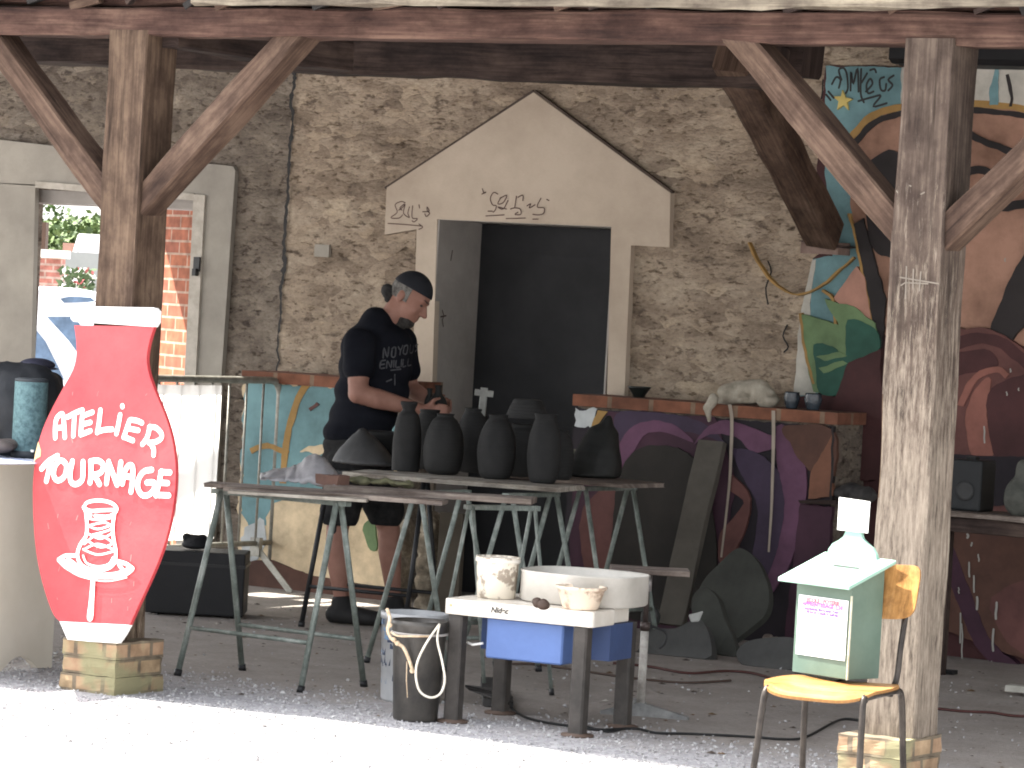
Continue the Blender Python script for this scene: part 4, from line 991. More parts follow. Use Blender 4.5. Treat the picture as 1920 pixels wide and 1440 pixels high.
g.rough(.008, 25); bake(g, 'rag', mat('green_rag', (.06, .06, .035), (.13, .125, .07), scale=16), None, .006, 2, label='dirty green-brown rag lying along the long brown plank', cat='rag')
g = MB(); g.tube([onY(770, 920, 1.3), onY(845, 925, 1.3)], .006, 8); obj('stick', g, W_ply, label='thin pale stick lying on the long brown plank', cat='stick')

# ================================================================== BARRIER with white sheet
M_galv = mat('galvanised', (.22, .21, .18), (.36, .35, .31), scale=20, rough=.45, metal=.4)
xb = -2.5
yb1 = onX(516, 900, xb).y; zt = onX(500, 713, xb).z; zb = onX(490, 1018, xb).z; yb0 = 3.02
bar = thing('crowd_barrier', (xb, (yb0+yb1)/2, 0), 'galvanised crowd barrier with round bars standing in front of the left doorway', 'barrier')
g = MB(); r = .08
pts = [V((xb, yb0, zb-.05)), V((xb, yb0, zt-r))]+[V((xb, yb0+r-r*math.cos(t), zt-r+r*math.sin(t))) for t in (.4, .8, 1.2, 1.57)]
pts += [V((xb, yb1-r, zt))]+[V((xb, yb1-r+r*math.sin(t), zt-r+r*math.cos(t))) for t in (.4, .8, 1.2, 1.57)]+[V((xb, yb1, zb-.09))]
g.tube(pts, .019, 12); obj('frame', g, M_galv, bar)
g = MB(); g.tube([V((xb, yb0, zb)), V((xb, yb1, zb))], .015, 10); obj('bottom_rail', g, M_galv, bar)
nb = 10
for i in range(1, nb):
    y = yb0+(yb1-yb0)*i/nb; g = MB(); g.tube([V((xb, y, zb)), V((xb, y, zt-.005))], .007, 8); obj('upright', g, M_galv, bar)
for y in (yb0+.12, yb1-.14):
    for sx in (-1, 1):
        g = MB(); g.bar((xb+sx*.02, y, zb-.04), (xb+sx*.24, y, 0), .035, .006, up=(0, 1, 0)); obj('foot', g, M_galv, bar)
    g = MB(); g.box((xb-.03, y-.015, zb-.07), (xb+.03, y+.015, zb+.03)); obj('foot_bracket', g, M_galv, bar)
ms = bpy.data.materials.new('white_tarp'); ms.use_nodes = True
nn = ms.node_tree.nodes; ll = ms.node_tree.links
tr = nn.new('ShaderNodeBsdfTranslucent'); tr.inputs[0].default_value = (.85, .82, .74, 1)
df = nn.new('ShaderNodeBsdfDiffuse'); tcn = nn.new('ShaderNodeTexCoord'); non = nn.new('ShaderNodeTexNoise'); mpn = nn.new('ShaderNodeMapping'); mpn.inputs['Scale'].default_value = (1, 9, 1.2)
ll.new(tcn.outputs['Object'], mpn.inputs[0]); ll.new(mpn.outputs[0], non.inputs['Vector']); non.inputs['Scale'].default_value = 2
sxn = nn.new('ShaderNodeSeparateXYZ'); ll.new(tcn.outputs['Object'], sxn.inputs[0])
mrn = nn.new('ShaderNodeMapRange'); mrn.inputs['From Min'].default_value = .72; mrn.inputs['From Max'].default_value = .95; ll.new(sxn.outputs['Z'], mrn.inputs['Value'])
mun = nn.new('ShaderNodeMath'); mun.operation = 'MULTIPLY'; ll.new(mrn.outputs[0], mun.inputs[0]); ll.new(non.outputs['Fac'], mun.inputs[1])
rpn = nn.new('ShaderNodeValToRGB'); rpn.color_ramp.elements[0].position = .1; rpn.color_ramp.elements[1].position = .7
rpn.color_ramp.elements[0].color = (.9, .88, .84, 1); rpn.color_ramp.elements[1].color = (.3, .19, .09, 1); ll.new(mun.outputs[0], rpn.inputs[0])
ll.new(rpn.outputs[0], df.inputs[0]); ll.new(rpn.outputs[0], tr.inputs[0])
mxn = nn.new('ShaderNodeMixShader'); mxn.inputs[0].default_value = .75; ll.new(df.outputs[0], mxn.inputs[1]); ll.new(tr.outputs[0], mxn.inputs[2]); ll.new(mxn.outputs[0], nn['Material Output'].inputs[0])
ye = onX(409, 860, xb+.03).y; zlo = onX(350, 1012, xb+.03).z
g = MB(); nx, nz = 60, 12; gv = []
for i in range(nx+1):
    y = yb0+.02+(ye-yb0-.02)*i/nx
    gv.append([g.bm.verts.new((xb+.03++.012*noise.noise(V((y*5, 0, 7)))+.004*noise.noise(V((y*8, j*.3, 2))), y, zlo+(zt-.03-zlo)*j/nz)) for j in range(nz+1)])
for i in range(nx):
    for j in range(nz): f = g.bm.faces.new([gv[i][j], gv[i+1][j], gv[i+1][j+1], gv[i][j+1]]); f.smooth = True
o = obj('white_tarpaulin', g, ms, label='sunlit white sheet with rust stains hung over the crowd barrier', cat='sheet')
# black flight case and small black bag
g = MB(); a = onZ(272, 1160, 0); b = onZ(452, 1158, 0)
c0 = V((a.x, 2.35, 0)); D3 = (onZ(360, 1155, 0)-CP).dot(FW); s3 = D3/F_PX
cb = onZ(362, 1157, 0); cs = thing('equipment_case', cb, 'black equipment case on the ground in front of the crowd barrier', 'case')
wv = R0*(92*s3); dv = F0*.3
def qd(l, d, z): return cb+R0*l+F0*d+Z*z
hw = 92*s3; hh = 122*s3
g.hexa([qd(-hw, 0, .01), qd(hw, 0, .01), qd(hw, .32, .01), qd(-hw, .32, .01)], [qd(-hw, 0, hh), qd(hw, 0, hh), qd(hw, .32, hh), qd(-hw, .32, hh)])
o = obj('case_body', g, flat('case_black', (.008, .008, .009), rough=.55), cs); bv = o.modifiers.new('b', 'BEVEL'); bv.width = .008; bv.segments = 2
g = MB(); g.hexa([qd(-hw-.004, -.004, hh-.07), qd(hw+.004, -.004, hh-.07), qd(hw+.004, .324, hh-.07), qd(-hw-.004, .324, hh-.07)], [qd(-hw-.004, -.004, hh-.055), qd(hw+.004, -.004, hh-.055), qd(hw+.004, .324, hh-.055), qd(-hw-.004, .324, hh-.055)])
obj('lid_trim', g, flat('trim', (.02, .02, .02), rough=.4), cs)
for sx in (-1, 1):
    g = MB(); g.tube([qd(sx*hw*.8, .05, 0), qd(sx*hw*.8, .05, .02)], .02); obj('rubber_foot', g, M_bsteel, cs)
g = MB(); c = qd(-.02, .12, hh+.005)
g.ball(c+Z*.035, (.06, .05, .036), 16); g.ball(c+R0*.035+Z*.055, (.026, .03, .02), 12); g.ball(c-R0*.04+Z*.055, (.022, .03, .022), 12); g.ball(c+Z*.02, (.07, .06, .022), 12)
bake(g, 'black_pouch', flat('pouch_b', (.006, .006, .007), rough=.8), None, .006, 3, label='small black pouch sitting on top of the equipment case', cat='pouch')

# ================================================================== POTTER'S WHEEL
M_wheelw = mat('wheel_white', (.60, .55, .47), (.72, .67, .60), scale=9, rough=.4, bump=.05, spec=.5)
M_leg = mat('leg_brown', (.028, .025, .022), (.06, .052, .046), scale=10, rough=.6)
zt = .47
a, b = onZ(833, 1121, zt), onZ(1112, 1148, zt)
wx = (b-a); wl = wx.length; wx.normalize(); wy = Z.cross(wx)
wh = thing('potters_wheel', V(((a+b)/2).to_tuple()[:2]+(0,)), 'electric potter\'s wheel with white top, oval splash pan and dark square legs', 'potter\'s wheel')
def Wp(u, v, z): return a+wx*u+wy*v+Z*(z-zt)
outl = [(0.012, 0), (wl-.012, 0), (wl, .012), (wl, .2), (wl-.03, .24), (wl-.03, .40), (wl-.10, .50), (.10, .50), (.02, .42), (0, .2), (0, .012)]
g = MB(); g.hexa([Wp(u, v, zt-.06) for u, v in outl], [Wp(u, v, zt) for u, v in outl])
o = obj('tray_top', g, M_wheelw, wh); bv = o.modifiers.new('b', 'BEVEL'); bv.width = .006; bv.segments = 2; bv.limit_method = 'ANGLE'
feet = [(.05, .03), (wl-.05, .03), (wl-.05, .44), (.05, .44)]
for u, v in feet:
    g = MB(); g.bar(Wp(u, v, 0.01), Wp(u, v, zt-.062), .058, .058, up=wy, ch=.12); o = obj('leg', g, M_leg, wh)
    g = MB(); p = Wp(u, v, 0); g.lathe([(.062, 0), (.062, .008), (.02, .014), (.02, .03)], p, 20); obj('foot_plate', g, flat('rust_foot', (.09, .06, .045)), o)
# oval splash pan (two halves)
cpx = Wp(wl-.19, .33, zt); rx, ry = .235, .205
for k, (t0, t1) in enumerate(((-90, 90), (90, 270))):
    g = MB(); n = 36; rows = []
    for i in range(n+1):
        t = math.radians(t0+(t1-t0)*i/n); cs_, sn_ = math.cos(t), math.sin(t)
        e = .72; px_ = rx*abs(cs_)**e*(1 if cs_ > 0 else -1); py_ = ry*abs(sn_)**e*(1 if sn_ > 0 else -1)
        rows.append([g.bm.verts.new(cpx+wx*px_*f+wy*py_*f+Z*z) for f, z in ((.97, .004), (1, .012), (1.0, .112), (1.012, .118), (1.0, .121), (.985, .114), (.978, .02), (.95, .008))])
    for i in range(n):
        for j in range(7): f = g.bm.faces.new([rows[i][j], rows[i+1][j], rows[i+1][j+1], rows[i][j+1]]); f.smooth = True
    obj('splash_pan', g, mat('pan_%d' % k, (.40, .375, .33), (.52, .49, .44), scale=6, rough=.4, bump=.05), wh)
g = MB(); g.lathe([(.15, .06), (.155, .07), (.15, .078), (0, .08)], cpx, 40); g.lathe([(.02, .0), (.02, .07)], cpx, 16); obj('wheel_head', g, flat('alu', (.4, .4, .4), metal=.6, rough=.4), wh)
g = MB(); dl = [(.16, .05), (wl-.14, .05), (wl-.14, .2), (.16, .2)]
g.hexa([Wp(u, v, zt-.215) for u, v in dl], [Wp(u, v, zt-.062) for u, v in dl]); o = obj('motor_box', g, flat('blue_box', (.09, .15, .34), rough=.5, var=.06), wh)
bv = o.modifiers.new('b', 'BEVEL'); bv.width = .006
g = MB(); dl = [(.06, .215), (wl-.02, .215), (wl-.02, .42), (.06, .42)]
g.hexa([Wp(u, v, zt-.20) for u, v in dl], [Wp(u, v, zt-.062) for u, v in dl]); o = obj('drive_housing', g, flat('blue_box2', (.04, .065, .15), rough=.5, var=.06), wh)
g = MB(); g.tube([Wp(.06, .1, zt-.17), Wp(.09, .08, zt-.175), Wp(.135, .08, zt-.165)], .005, 8); obj('switch_lever', g, M_white, wh)
cu = bpy.data.curves.new('t', 'FONT'); cu.body = 'Nidec'; cu.size = .042; cu.extrude = .0006
to = bpy.data.objects.new('t', cu); COL.objects.link(to)
dg = bpy.context.evaluated_depsgraph_get(); tm = bpy.data.meshes.new_from_object(to.evaluated_get(dg)); bpy.data.objects.remove(to)
def text_mesh(body, size, M, name, m, parent, shear=0, bold=.0006):
    cu = bpy.data.curves.new('t', 'FONT'); cu.body = body; cu.size = size; cu.extrude = .0004; cu.align_x = 'CENTER'; cu.shear = shear; cu.offset = bold
    to = bpy.data.objects.new('t', cu); COL.objects.link(to); dg = bpy.context.evaluated_depsgraph_get()
    tm = bpy.data.meshes.new_from_object(to.evaluated_get(dg)); bpy.data.objects.remove(to)
    g = MB(); g.bm.free(); g.bm = bmesh.new(); g.bm.from_mesh(tm); bpy.data.meshes.remove(tm)
    for v in g.bm.verts: v.co = M @ v.co
    return obj(name, g, m, parent)
def frame(o, x, y, n): return Matrix(((x.x, y.x, n.x, o.x), (x.y, y.y, n.y, o.y), (x.z, y.z, n.z, o.z), (0, 0, 0, 1)))
text_mesh('Nidec', .03, frame(Wp(.235, -.0012, zt-.037), wx, Z, -wy), 'maker_lettering', flat('ink', (.05, .045, .04)), wh, .2, .001)
g = MB(); g.lathe([(.006, 0), (.006, .002)], Wp(.03, -.0005, zt-.025), 12, axis=-wy); obj('screw_cap', g, flat('screw', (.5, .35, .2)), wh)
# bucket, bowl, sponge on the tray
M_clayed = mat('claystained_white', (.30, .25, .20), (.66, .60, .50), scale=17, rough=.6, bump=.3, bscale=20, pos=(.43, .49))
p = onZ(930, 1121, zt+.001); s = (p-CP).dot(FW)/F_PX
bk = thing('white_tub', p, 'white tub smeared with dried clay standing on the wheel tray', 'tub')
g = MB(); g.lathe([(34*s, 0), (36*s, .004), (40*s, .14), (41.5*s, .152), (42*s, .158), (40*s, .158), (38.5*s, .14), (35*s, .02), (0, .012)], p, 44); obj('tub_body', g, M_clayed, bk)
g = MB(); g.lathe([(40.3*s, .136), (42.2*s, .139), (42.2*s, .15), (40.6*s, .152)], p, 44); obj('rim_band', g, M_wheelw, bk)
p = onZ(1088, 1142, zt+.001); s = (p-CP).dot(FW)/F_PX
g = MB(); g.lathe([(31*s, 0), (34*s, .006), (44*s, .072), (49*s, .078), (49*s, .086), (44*s, .086), (32*s, .014), (0, .01)], p, 44)
obj('plastic_bowl', g, mat('bowl_cream', (.40, .29, .21), (.72, .60, .47), scale=17, rough=.5, bump=.2, pos=(.4, .5)), label='cream plastic bowl streaked with clay at the front of the wheel tray', cat='bowl')
p = onZ(1018, 1133, zt+.02); g = MB(); g.ball(p, (.028, .02, .02)); g.ball(p+V((-.025, 0, .003)), (.02, .02, .022)); g.rough(.006, 30)
obj('sponge', g, flat('sponge', (.05, .03, .022)), label='small dark brown sponge lying between tub and bowl', cat='sponge')

# black bucket with rope, printed tub behind
p = onZ(778, 1350, 0); s = (p-CP).dot(FW)/F_PX; p.z = 0
kb = thing('black_bucket', p, 'tall black bucket with a knotted rope handle beside the potter\'s wheel', 'bucket')
M_bk = mat('bucket_black', (.012, .011, .010), (.05, .044, .037), scale=9, rough=.45, bump=.2, spec=.5)
H = 188*s
g = MB(); g.lathe([(40*s, 0), (42*s, .01), (50*s, H*.86), (52*s, H*.88), (52*s, H*.93), (53*s, H*.95), (53*s, H), (50*s, H), (48*s, H*.85), (37*s, .03), (0, .02)], p, 44); obj('bucket_body', g, M_bk, kb)
g = MB(); g.lathe([(52.6*s, H*.86), (54*s, H*.865), (54*s, H*.88), (52.6*s, H*.885)], p, 44); obj('rim_band', g, flat('rimb', (.3, .28, .26)), kb)
D4 = (p-CP).dot(FW)-.115
def K(x, y, dd=0): return atD(x, y, D4+dd)
M_rope = mat('rope', (.42, .30, .19), (.62, .5, .36), scale=60, rough=.9, bump=.4, bscale=120)
g = MB()
g.tube(smooth([K(726, 1142, .03), K(731, 1160), K(727, 1180), K(733, 1196), K(745, 1206), K(757, 1215), K(768, 1240), K(775, 1262)], 5, False), .0065, 8)
g.tube(smooth([K(733, 1185, -.01), K(745, 1192, -.015), K(770, 1193, -.02), K(800, 1193), K(828, 1190, .05)], 5, False), .004, 8)
for c in ((738, 1199), (745, 1206), (773, 1258), (731, 1172)): g.ball(K(*c), .010, 10)
obj('knotted_rope', g, M_rope, kb)
g = MB()
g.tube(smooth([K(824, 1170, .02), K(800, 1205, -.02), K(783, 1240, -.03), K(780, 1270, -.03), K(788, 1297, -.03), K(808, 1308, -.03), K(826, 1300, -.03), K(834, 1275, -.02), K(829, 1240, -.01), K(820, 1200, 0), K(824, 1170, .02)], 5, False), .0045, 8)
obj('rope_loop', g, mat('rope_pale', (.6, .55, .45), (.75, .7, .6), scale=60, bump=.3), kb)
g = MB(); g.tube([K(763, 1240, .01), K(762, 1275, .01), K(764, 1308, .01)], .002, 6); obj('string', g, M_rope, kb)
p2 = onZ(768, 1318, 0)+F0*.08; p2.z = 0; s2 = (p2-CP).dot(FW)/F_PX; H2 = 166*s2
pt = thing('printed_tub', p2, 'white tub with blue and black print half hidden behind the black bucket', 'tub')
g = MB(); g.lathe([(54*s2, 0), (56*s2, .01), (62*s2, H2*.93), (64*s2, H2*.93), (64*s2, H2), (61*s2, H2), (59*s2, H2*.9), (54*s2, .02), (0, .02)], p2, 44)
obj('tub_body', g, mat('grey_white', (.30, .305, .31), (.44, .445, .45), scale=5, rough=.5), pt)
g = MB(); random.seed(8); bvh_r = 58*s2
lat0 = 0
for i in range(46):
    ang = random.uniform(math.pi*1.0, math.pi*1.75)+YAW-.25; zz = random.uniform(.06, H2*.9); r = (54+8*zz/H2)*s2+.001+random.uniform(0, .0007)
    c = p2+V((math.cos(ang)*r, math.sin(ang)*r, zz)); t = V((-math.sin(ang), math.cos(ang), 0)); ww, hh = random.uniform(.008, .025), random.uniform(.006, .02)
    g.mi = random.choice((0, 0, 1)); g.face([c-t*ww-Z*hh, c+t*ww-Z*hh, c+t*ww+Z*hh, c-t*ww+Z*hh])
obj('printed_pattern', g, [flat('print_dark', (.03, .04, .07)), flat('print_blue', (.12, .2, .3))], pt)

# foot pedal and cables
M_ped = mat('pedal', (.022, .02, .02), (.045, .042, .04), scale=10, rough=.6)
g = MB(); q = [onZ(a_, b_, 0) for a_, b_ in ((905, 1325), (962, 1330), (948, 1302), (900, 1296))]
g.hexa([v+Z*.004 for v in q], [q[0]+Z*.035, q[1]+Z*.03, q[2]+Z*.07, q[3]+Z*.06])
pd = thing('foot_pedal', (q[0]+q[2])/2, 'black foot pedal on the ground under the potter\'s wheel', 'pedal')
obj('pedal_base', g, M_ped, pd)
g = MB(); c = (q[2]+q[3])/2+Z*.06
A_ = [onZ(872, 1284, .075), onZ(880, 1291, .06), onZ(955, 1318, .045), onZ(962, 1306, .065), onZ(935, 1290, .08)]
g.hexa([v-Z*.008 for v in A_], A_); obj('pedal_plate', g, M_ped, pd)
def cable(px, r, m, label, zz=.006):
    g = MB(); g.tube(smooth([onZ(a_, b_, zz) for a_, b_ in px], 5, False), r, 8); return obj('cable', g, m, label=label, cat='cable')
M_cab = flat('cable_black', (.012, .012, .012))
cable([(945, 1302), (955, 1322), (975, 1340), (1010, 1352), (1060, 1360), (1120, 1368), (1190, 1366), (1230, 1374), (1300, 1376), (1400, 1381), (1470, 1386), (1510, 1382), (1560, 1356), (1585, 1348), (1620, 1352)], .005, M_cab, 'black cable curving over the gravel from the pedal to the right post')
cable([(1100, 1362), (1140, 1372), (1170, 1366)], .004, M_cab, 'short black cable lying beside the wheel\'s right legs')
M_rcab = flat('cable_red', (.06, .02, .017))
cable([(1150, 1243), (1220, 1250), (1290, 1262), (1360, 1258), (1420, 1264), (1500, 1290), (1600, 1310)], .006, M_rcab, 'dull red cable along the foot of the purple-painted wall')
cable([(960, 1245), (1010, 1246), (1120, 1262), (1160, 1268), (1230, 1276), (1290, 1280), (1370, 1276)], .005, flat('cable_brown', (.07, .045, .035)), 'thin brown cable crossing the earth floor behind the stand')
cable([(1740, 1327), (1770, 1330), (1810, 1334), (1860, 1336), (1900, 1342), (1960, 1344)], .006, M_rcab, 'dull red cable on the ground right of the right post')
cable([(1845, 1240), (1880, 1238), (1905, 1246)], .004, M_cab, 'short black wire on the ground far right') if False else None

# banding stand with board
p = onZ(1200, 1342, 0); s = (p-CP).dot(FW)/F_PX
st = thing('work_stand', p, 'adjustable metal stand with a small wooden board top on three flat feet', 'stand')
hS = 267*s
g = MB(); g.tube([p+Z*.0, p+Z*hS*.62], .0165, 14); obj('outer_tube', g, mat('chalky_tube', (.2, .18, .16), (.5, .48, .44), scale=12, rough=.6, metal=.2), st)
g = MB(); g.tube([p+Z*hS*.6, p+Z*(hS-.0)], .011, 12); g.tube([p+Z*hS*.6, p+Z*hS*.66], .02, 12); obj('inner_tube', g, flat('brown_tube', (.06, .045, .04), metal=.4, rough=.4), st)
g = MB(); g.tube([p+Z*(hS-.07), p+Z*(hS-.005)], .018, 14); obj('socket', g, flat('socket', (.3, .28, .27), metal=.5, rough=.4), st)
g = MB(); c = p+Z*hS*.64; g.tube(smooth([c, c+R0*.05-Z*.01, c+R0*.085-Z*.03, c+R0*.08-Z*.07, c+R0*.06-Z*.09], 4, False), .005, 8); obj('clamp_handle', g, M_bsteel, st)
for px_, py_ in ((1290, 1350), (1125, 1338), (1178, 1312)):
    e = onZ(px_, py_, 0); d = (e-p); g = MB(); n_ = Z.cross(d.normalized())*.02
    g.hexa([p+n_, p-n_, e-n_*.7, e+n_*.7], [p+n_+Z*.055, p-n_+Z*.055, e-n_*.7+Z*.012, e+n_*.7+Z*.012]); obj('foot', g, mat('foot_grey', (.12, .12, .12), (.24, .24, .23), scale=15, rough=.6), st)
l0, l1 = onZ(1133, 1078, hS), onZ(1272, 1086, hS)
g = MB(); cc_ = p+Z*(hS+.012); g.bar(cc_-R0*.15, cc_+R0*.16, .19, .022, amp=.002, seg=.05); obj('board_top', g, W_board, st)

# ================================================================== THINGS AGAINST THE PAINTED WALL
g = MB(); t0 = onY(1335, 828, YL-.03); b0 = onY(1258, 1172, YL-.32)
g.bar(b0, t0, .145, .035, up=(0, -1, .2), amp=.003, seg=.1, ch=.08)
obj('leaning_plank', g, mat('plank_grey', (.058, .051, .041), (.098, .088, .072), scale=3), label='grey-brown plank leaning on the purple-painted low wall', cat='plank')
M_slab = mat('slab', (.032, .033, .028), (.055, .056, .048), scale=4, rough=.85, bump=.3)
M_slab2 = mat('slab2', (.045, .045, .043), (.075, .074, .07), scale=4, rough=.85, bump=.3)
def slab(px, Yb, lean, th, m, label, name='stone_slab', cat='slab', sm=4):
    n_ = V((0, -1, lean)).normalized(); low = max(px, key=lambda q_: q_[1]); p0 = onZ(low[0], low[1], .0); p0.y = Yb; 
    pts = [onP(a_, b_, p0, n_) for a_, b_ in px]; pts = smooth(pts, sm) if sm else pts
    for v in pts: v.z = max(v.z, .003)
    g = MB(); g.prism(pts, -n_*th); g.bm.normal_update()
    o = obj(name, g, m, label=label, cat=cat); b_ = o.modifiers.new('b', 'BEVEL'); b_.width = .008; b_.limit_method = 'ANGLE'; return o
slab([(1372, 1034), (1390, 1028), (1415, 1045), (1432, 1075), (1442, 1110), (1436, 1150), (1405, 1180), (1370, 1205), (1345, 1222), (1318, 1190), (1300, 1140), (1318, 1090), (1345, 1060)], 4.0, .35, .05, M_slab, 'rounded grey-green stone slab leaning on the purple-painted wall')
slab([(1345, 1120), (1358, 1160), (1372, 1190), (1380, 1222), (1370, 1243), (1340, 1240), (1320, 1210), (1300, 1160), (1298, 1120), (1320, 1100)], 3.7, .3, .05, M_slab, 'dark lower slab propped under the rounded slab')
slab([(1200, 1210), (1225, 1180), (1265, 1178), (1300, 1162), (1318, 1165), (1332, 1200), (1322, 1240), (1200, 1247), (1190, 1240)], 3.45, .5, .06, M_slab2, 'flat grey slab lying low in front of the leaning plank', sm=3)
slab([(1205, 1135), (1220, 1132), (1232, 1155), (1215, 1190), (1200, 1180)], 3.9, .25, .04, M_slab2, 'small grey slab standing behind the metal stand')
slab([(1396, 1204), (1440, 1195), (1492, 1198), (1500, 1240), (1460, 1262), (1400, 1250), (1380, 1228)], 3.4, .6, .05, M_slab2, 'flat grey slab lying beside the green box')
slab([(1290, 1152), (1318, 1145), (1310, 1165), (1294, 1166)], 3.35, .3, .01, mat('paper', (.3, .3, .28), (.42, .42, .4)), 'scrap of pale paper between the slabs', 'paper_scrap', 'paper', sm=0)
random.seed(21)
RUB = ('leftmost upper lump of rubble, beside the rounded slab', 'lump of rubble in the middle of the upper row', 'rightmost upper lump of rubble, beside the green box', 'leftmost lower lump of rubble, next to the rounded slab', 'rightmost lower lump of rubble, against the green box', 'lump of rubble in the middle of the lower row')
for i, (a_, b_, r_) in enumerate(((1440, 1160, .035), (1452, 1170, .03), (1468, 1162, .03), (1440, 1185, .03), (1478, 1180, .035), (1455, 1190, .03))):
    g = MB(); c = onZ(a_, b_+14, .03); g.ball(c, (r_, r_*.8, r_*.9), 10); g.rough(.012, 16, i); obj('rubble_stone', g, mat('rub%d' % i, (.14, .11, .09), (.26, .21, .18), scale=10), label=RUB[i], cat='stone', group='rubble lumps at the wall foot')
# things on the right coping
zc = 1.152
def cop(a_, b_, y=YL+.12): q_ = onY(a_, b_, y); q_.z = zc; return q_
c = cop(1198, 742); g = MB(); g.lathe([(.03, 0), (.032, .012), (.055, .045), (.062, .055), (.058, .055), (.03, .02), (0, .018)], c, 32); obj('black_dish', g, flat('dish', (.01, .012, .011), rough=.35), label='small black flared dish on the brick coping by the door', cat='dish')
M_cloth = mat('beige_cloth', (.26, .23, .18), (.42, .38, .31), scale=14, rough=.95, bump=.7, bscale=24, bdist=.01)
c = cop(1403, 755); g = MB()
for dx, dz, rx_, rz_ in ((-.10, .05, .06, .05), (-.04, .075, .075, .05), (.03, .085, .08, .05), (.08, .055, .07, .05), (.12, .03, .06, .035), (-.14, .0, .035, .05), (0, .02, .13, .02)):
    g.ball(c+V((dx, random.uniform(-.02, .03), dz)), (rx_, .06, rz_), 14)
g.limb([c+V((-.12, -.14, .02)), c+V((-.14, -.16, -.03)), c+V((-.125, -.155, -.08))], [.03, .022, .012])
for v in g.bm.verts: v.co += noise.noise_vector(v.co*16)*.014
ap = bake(g, 'apron', M_cloth, None, .008, 2, label='crumpled beige apron on the brick coping with two straps hanging down', cat='apron')
for px_ in ([(1368, 758, 0), (1372, 790, 0), (1370, 860, 0), (1368, 900, 0), (1362, 960, 0), (1352, 1045, 0)], [(1450, 770, 0), (1450, 830, 0), (1448, 900, 0), (1446, 960, 0), (1441, 1035, 0)]):
    g = MB(); P_ = smooth([onY(a_, b_, YL-.02) for a_, b_, _ in px_], 4, False)
    for k in range(len(P_)-1):
        w0 = .010*(1-.55*k/len(P_)); g.hexa([P_[k]-V((w0, 0, 0)), P_[k]+V((w0, 0, 0)), P_[k]+V((w0, .003, 0)), P_[k]+V((-w0, .003, 0))], [P_[k+1]-V((w0, 0, 0)), P_[k+1]+V((w0, 0, 0)), P_[k+1]+V((w0, .003, 0)), P_[k+1]+V((-w0, .003, 0))])
    bmesh.ops.remove_doubles(g.bm, verts=g.bm.verts, dist=.0008); obj('strap', g, flat('strap%d' % px_[0][0], (.30, .25, .20)), ap)
M_mug = mat('dark_glass', (.015, .02, .026), (.05, .065, .08), scale=22, rough=.25, spec=.6)
for i, (a_, lab) in enumerate(((1484, 'dark glazed jar beside the apron on the coping'), (1524, 'dark blue glazed jar at the right end of the coping'))):
    c = cop(a_, 763, YL+.1); g = MB(); r_ = .036+.004*i; g.lathe([(r_*.72, 0), (r_*.8, .005), (r_*1.15, .05), (r_, .075), (r_*1.02, .082), (r_*.9, .08), (r_*.9, .02), (0, .015)], c, 32); obj('glazed_jar', g, M_mug, label=lab, cat='jar', group='dark jars on the coping')
# shelf table at far right
sh = thing('shelf_table', onZ(1840, 1180, 0), 'rough board table against the mural right of the right post', 'table')
a_, b_ = onY(1700, 940, 3.75), onY(2060, 985, 3.75); zS = (a_.z+b_.z)/2
zS = onY(1830, 962, 3.75).z
g = MB(); g.bar((a_.x, 3.9, zS-.013), (b_.x, 3.9, zS-.013), .34, .026, amp=.003, seg=.1); obj('table_top', g, W_board, sh)
g = MB(); g.bar((a_.x+.1, 3.79, zS-.06), (b_.x-.1, 3.79, zS-.06), .03, .07); obj('apron_rail', g, W_dark, sh)
for x in (a_.x+.12, b_.x-.12): g = MB(); g.bar((x, 3.95, 0), (x, 3.95, zS-.03), .05, .05); obj('leg', g, W_dark, sh)
c = onY(1818, 948, 3.88); c.z = zS+.001; g = MB(); s = (c-CP).dot(FW)/F_PX
bx = thing('black_loudspeaker', c, 'dark box loudspeaker standing on the rough board table', 'loudspeaker')
hw = 27*s/.848
g.box(c+V((-hw, -.06, 0)), c+V((hw, .1, 96*s))); o = obj('cabinet', g, flat('cab', (.012, .013, .014), rough=.6), bx); bv = o.modifiers.new('b', 'BEVEL'); bv.width = .012; bv.segments = 3
g = MB(); g.lathe([(.045, 0), (.045, .004), (.03, -.004+.006), (.0, .002)], c+V((0, -.0605, .09)), 28, axis=(0, -1, 0)); obj('cone', g, flat('cone', (.03, .03, .03)), bx)
g = MB(); g.box(c+V((-.03, 0, 96*s-.002)), c+V((.02, .03, 96*s+.014))); obj('handle', g, flat('hnd', (.004, .004, .004)), bx)
c = onY(1912, 900, 3.86); c.z = zS+.002; g = MB(); g.ball(c+Z*.08, (.07, .07, .1), 14); g.ball(c+Z*.17+R0*.03, (.06, .06, .08), 14); g.ball(c+R0*.06+Z*.06, (.08, .06, .07), 14); g.rough(.02, 9)
bake(g, 'grey_sack', mat('sackcloth', (.05, .052, .045), (.10, .10, .085), scale=9, bump=.5), None, .009, 3, label='slumped grey-green sack on the board table at the right edge', cat='sack')
g = MB(); c = onZ(1925, 1306, 0); g.bar(c+V((-.09, 0, .03)), c+V((.25, .02, .03)), .07, .03, amp=.006, seg=.04); obj('pale_offcut', g, mat('pale_off', (.3, .29, .25), (.45, .43, .38)), label='pale broken slab on the ground at the right edge', cat='slab')
g = MB(); c = onZ(1757, 1262, 0); g.bar(c+V((-.12, 0, .012)), c+V((.09, .0, .012)), .06, .02, amp=.004, seg=.04); obj('black_offcut', g, flat('bo', (.012, .012, .012)), label='flat black scrap on the ground behind the right post', cat='scrap')
g = MB(); g.prism([onY(a_, b_, YL-.05) for a_, b_ in ((1496, 938), (1568, 938), (1568, 946), (1500, 944))], (0, .1, 0)); obj('ledge_board', g, W_dark, label='narrow dark ledge board on the painted wall behind the green box', cat='ledge')
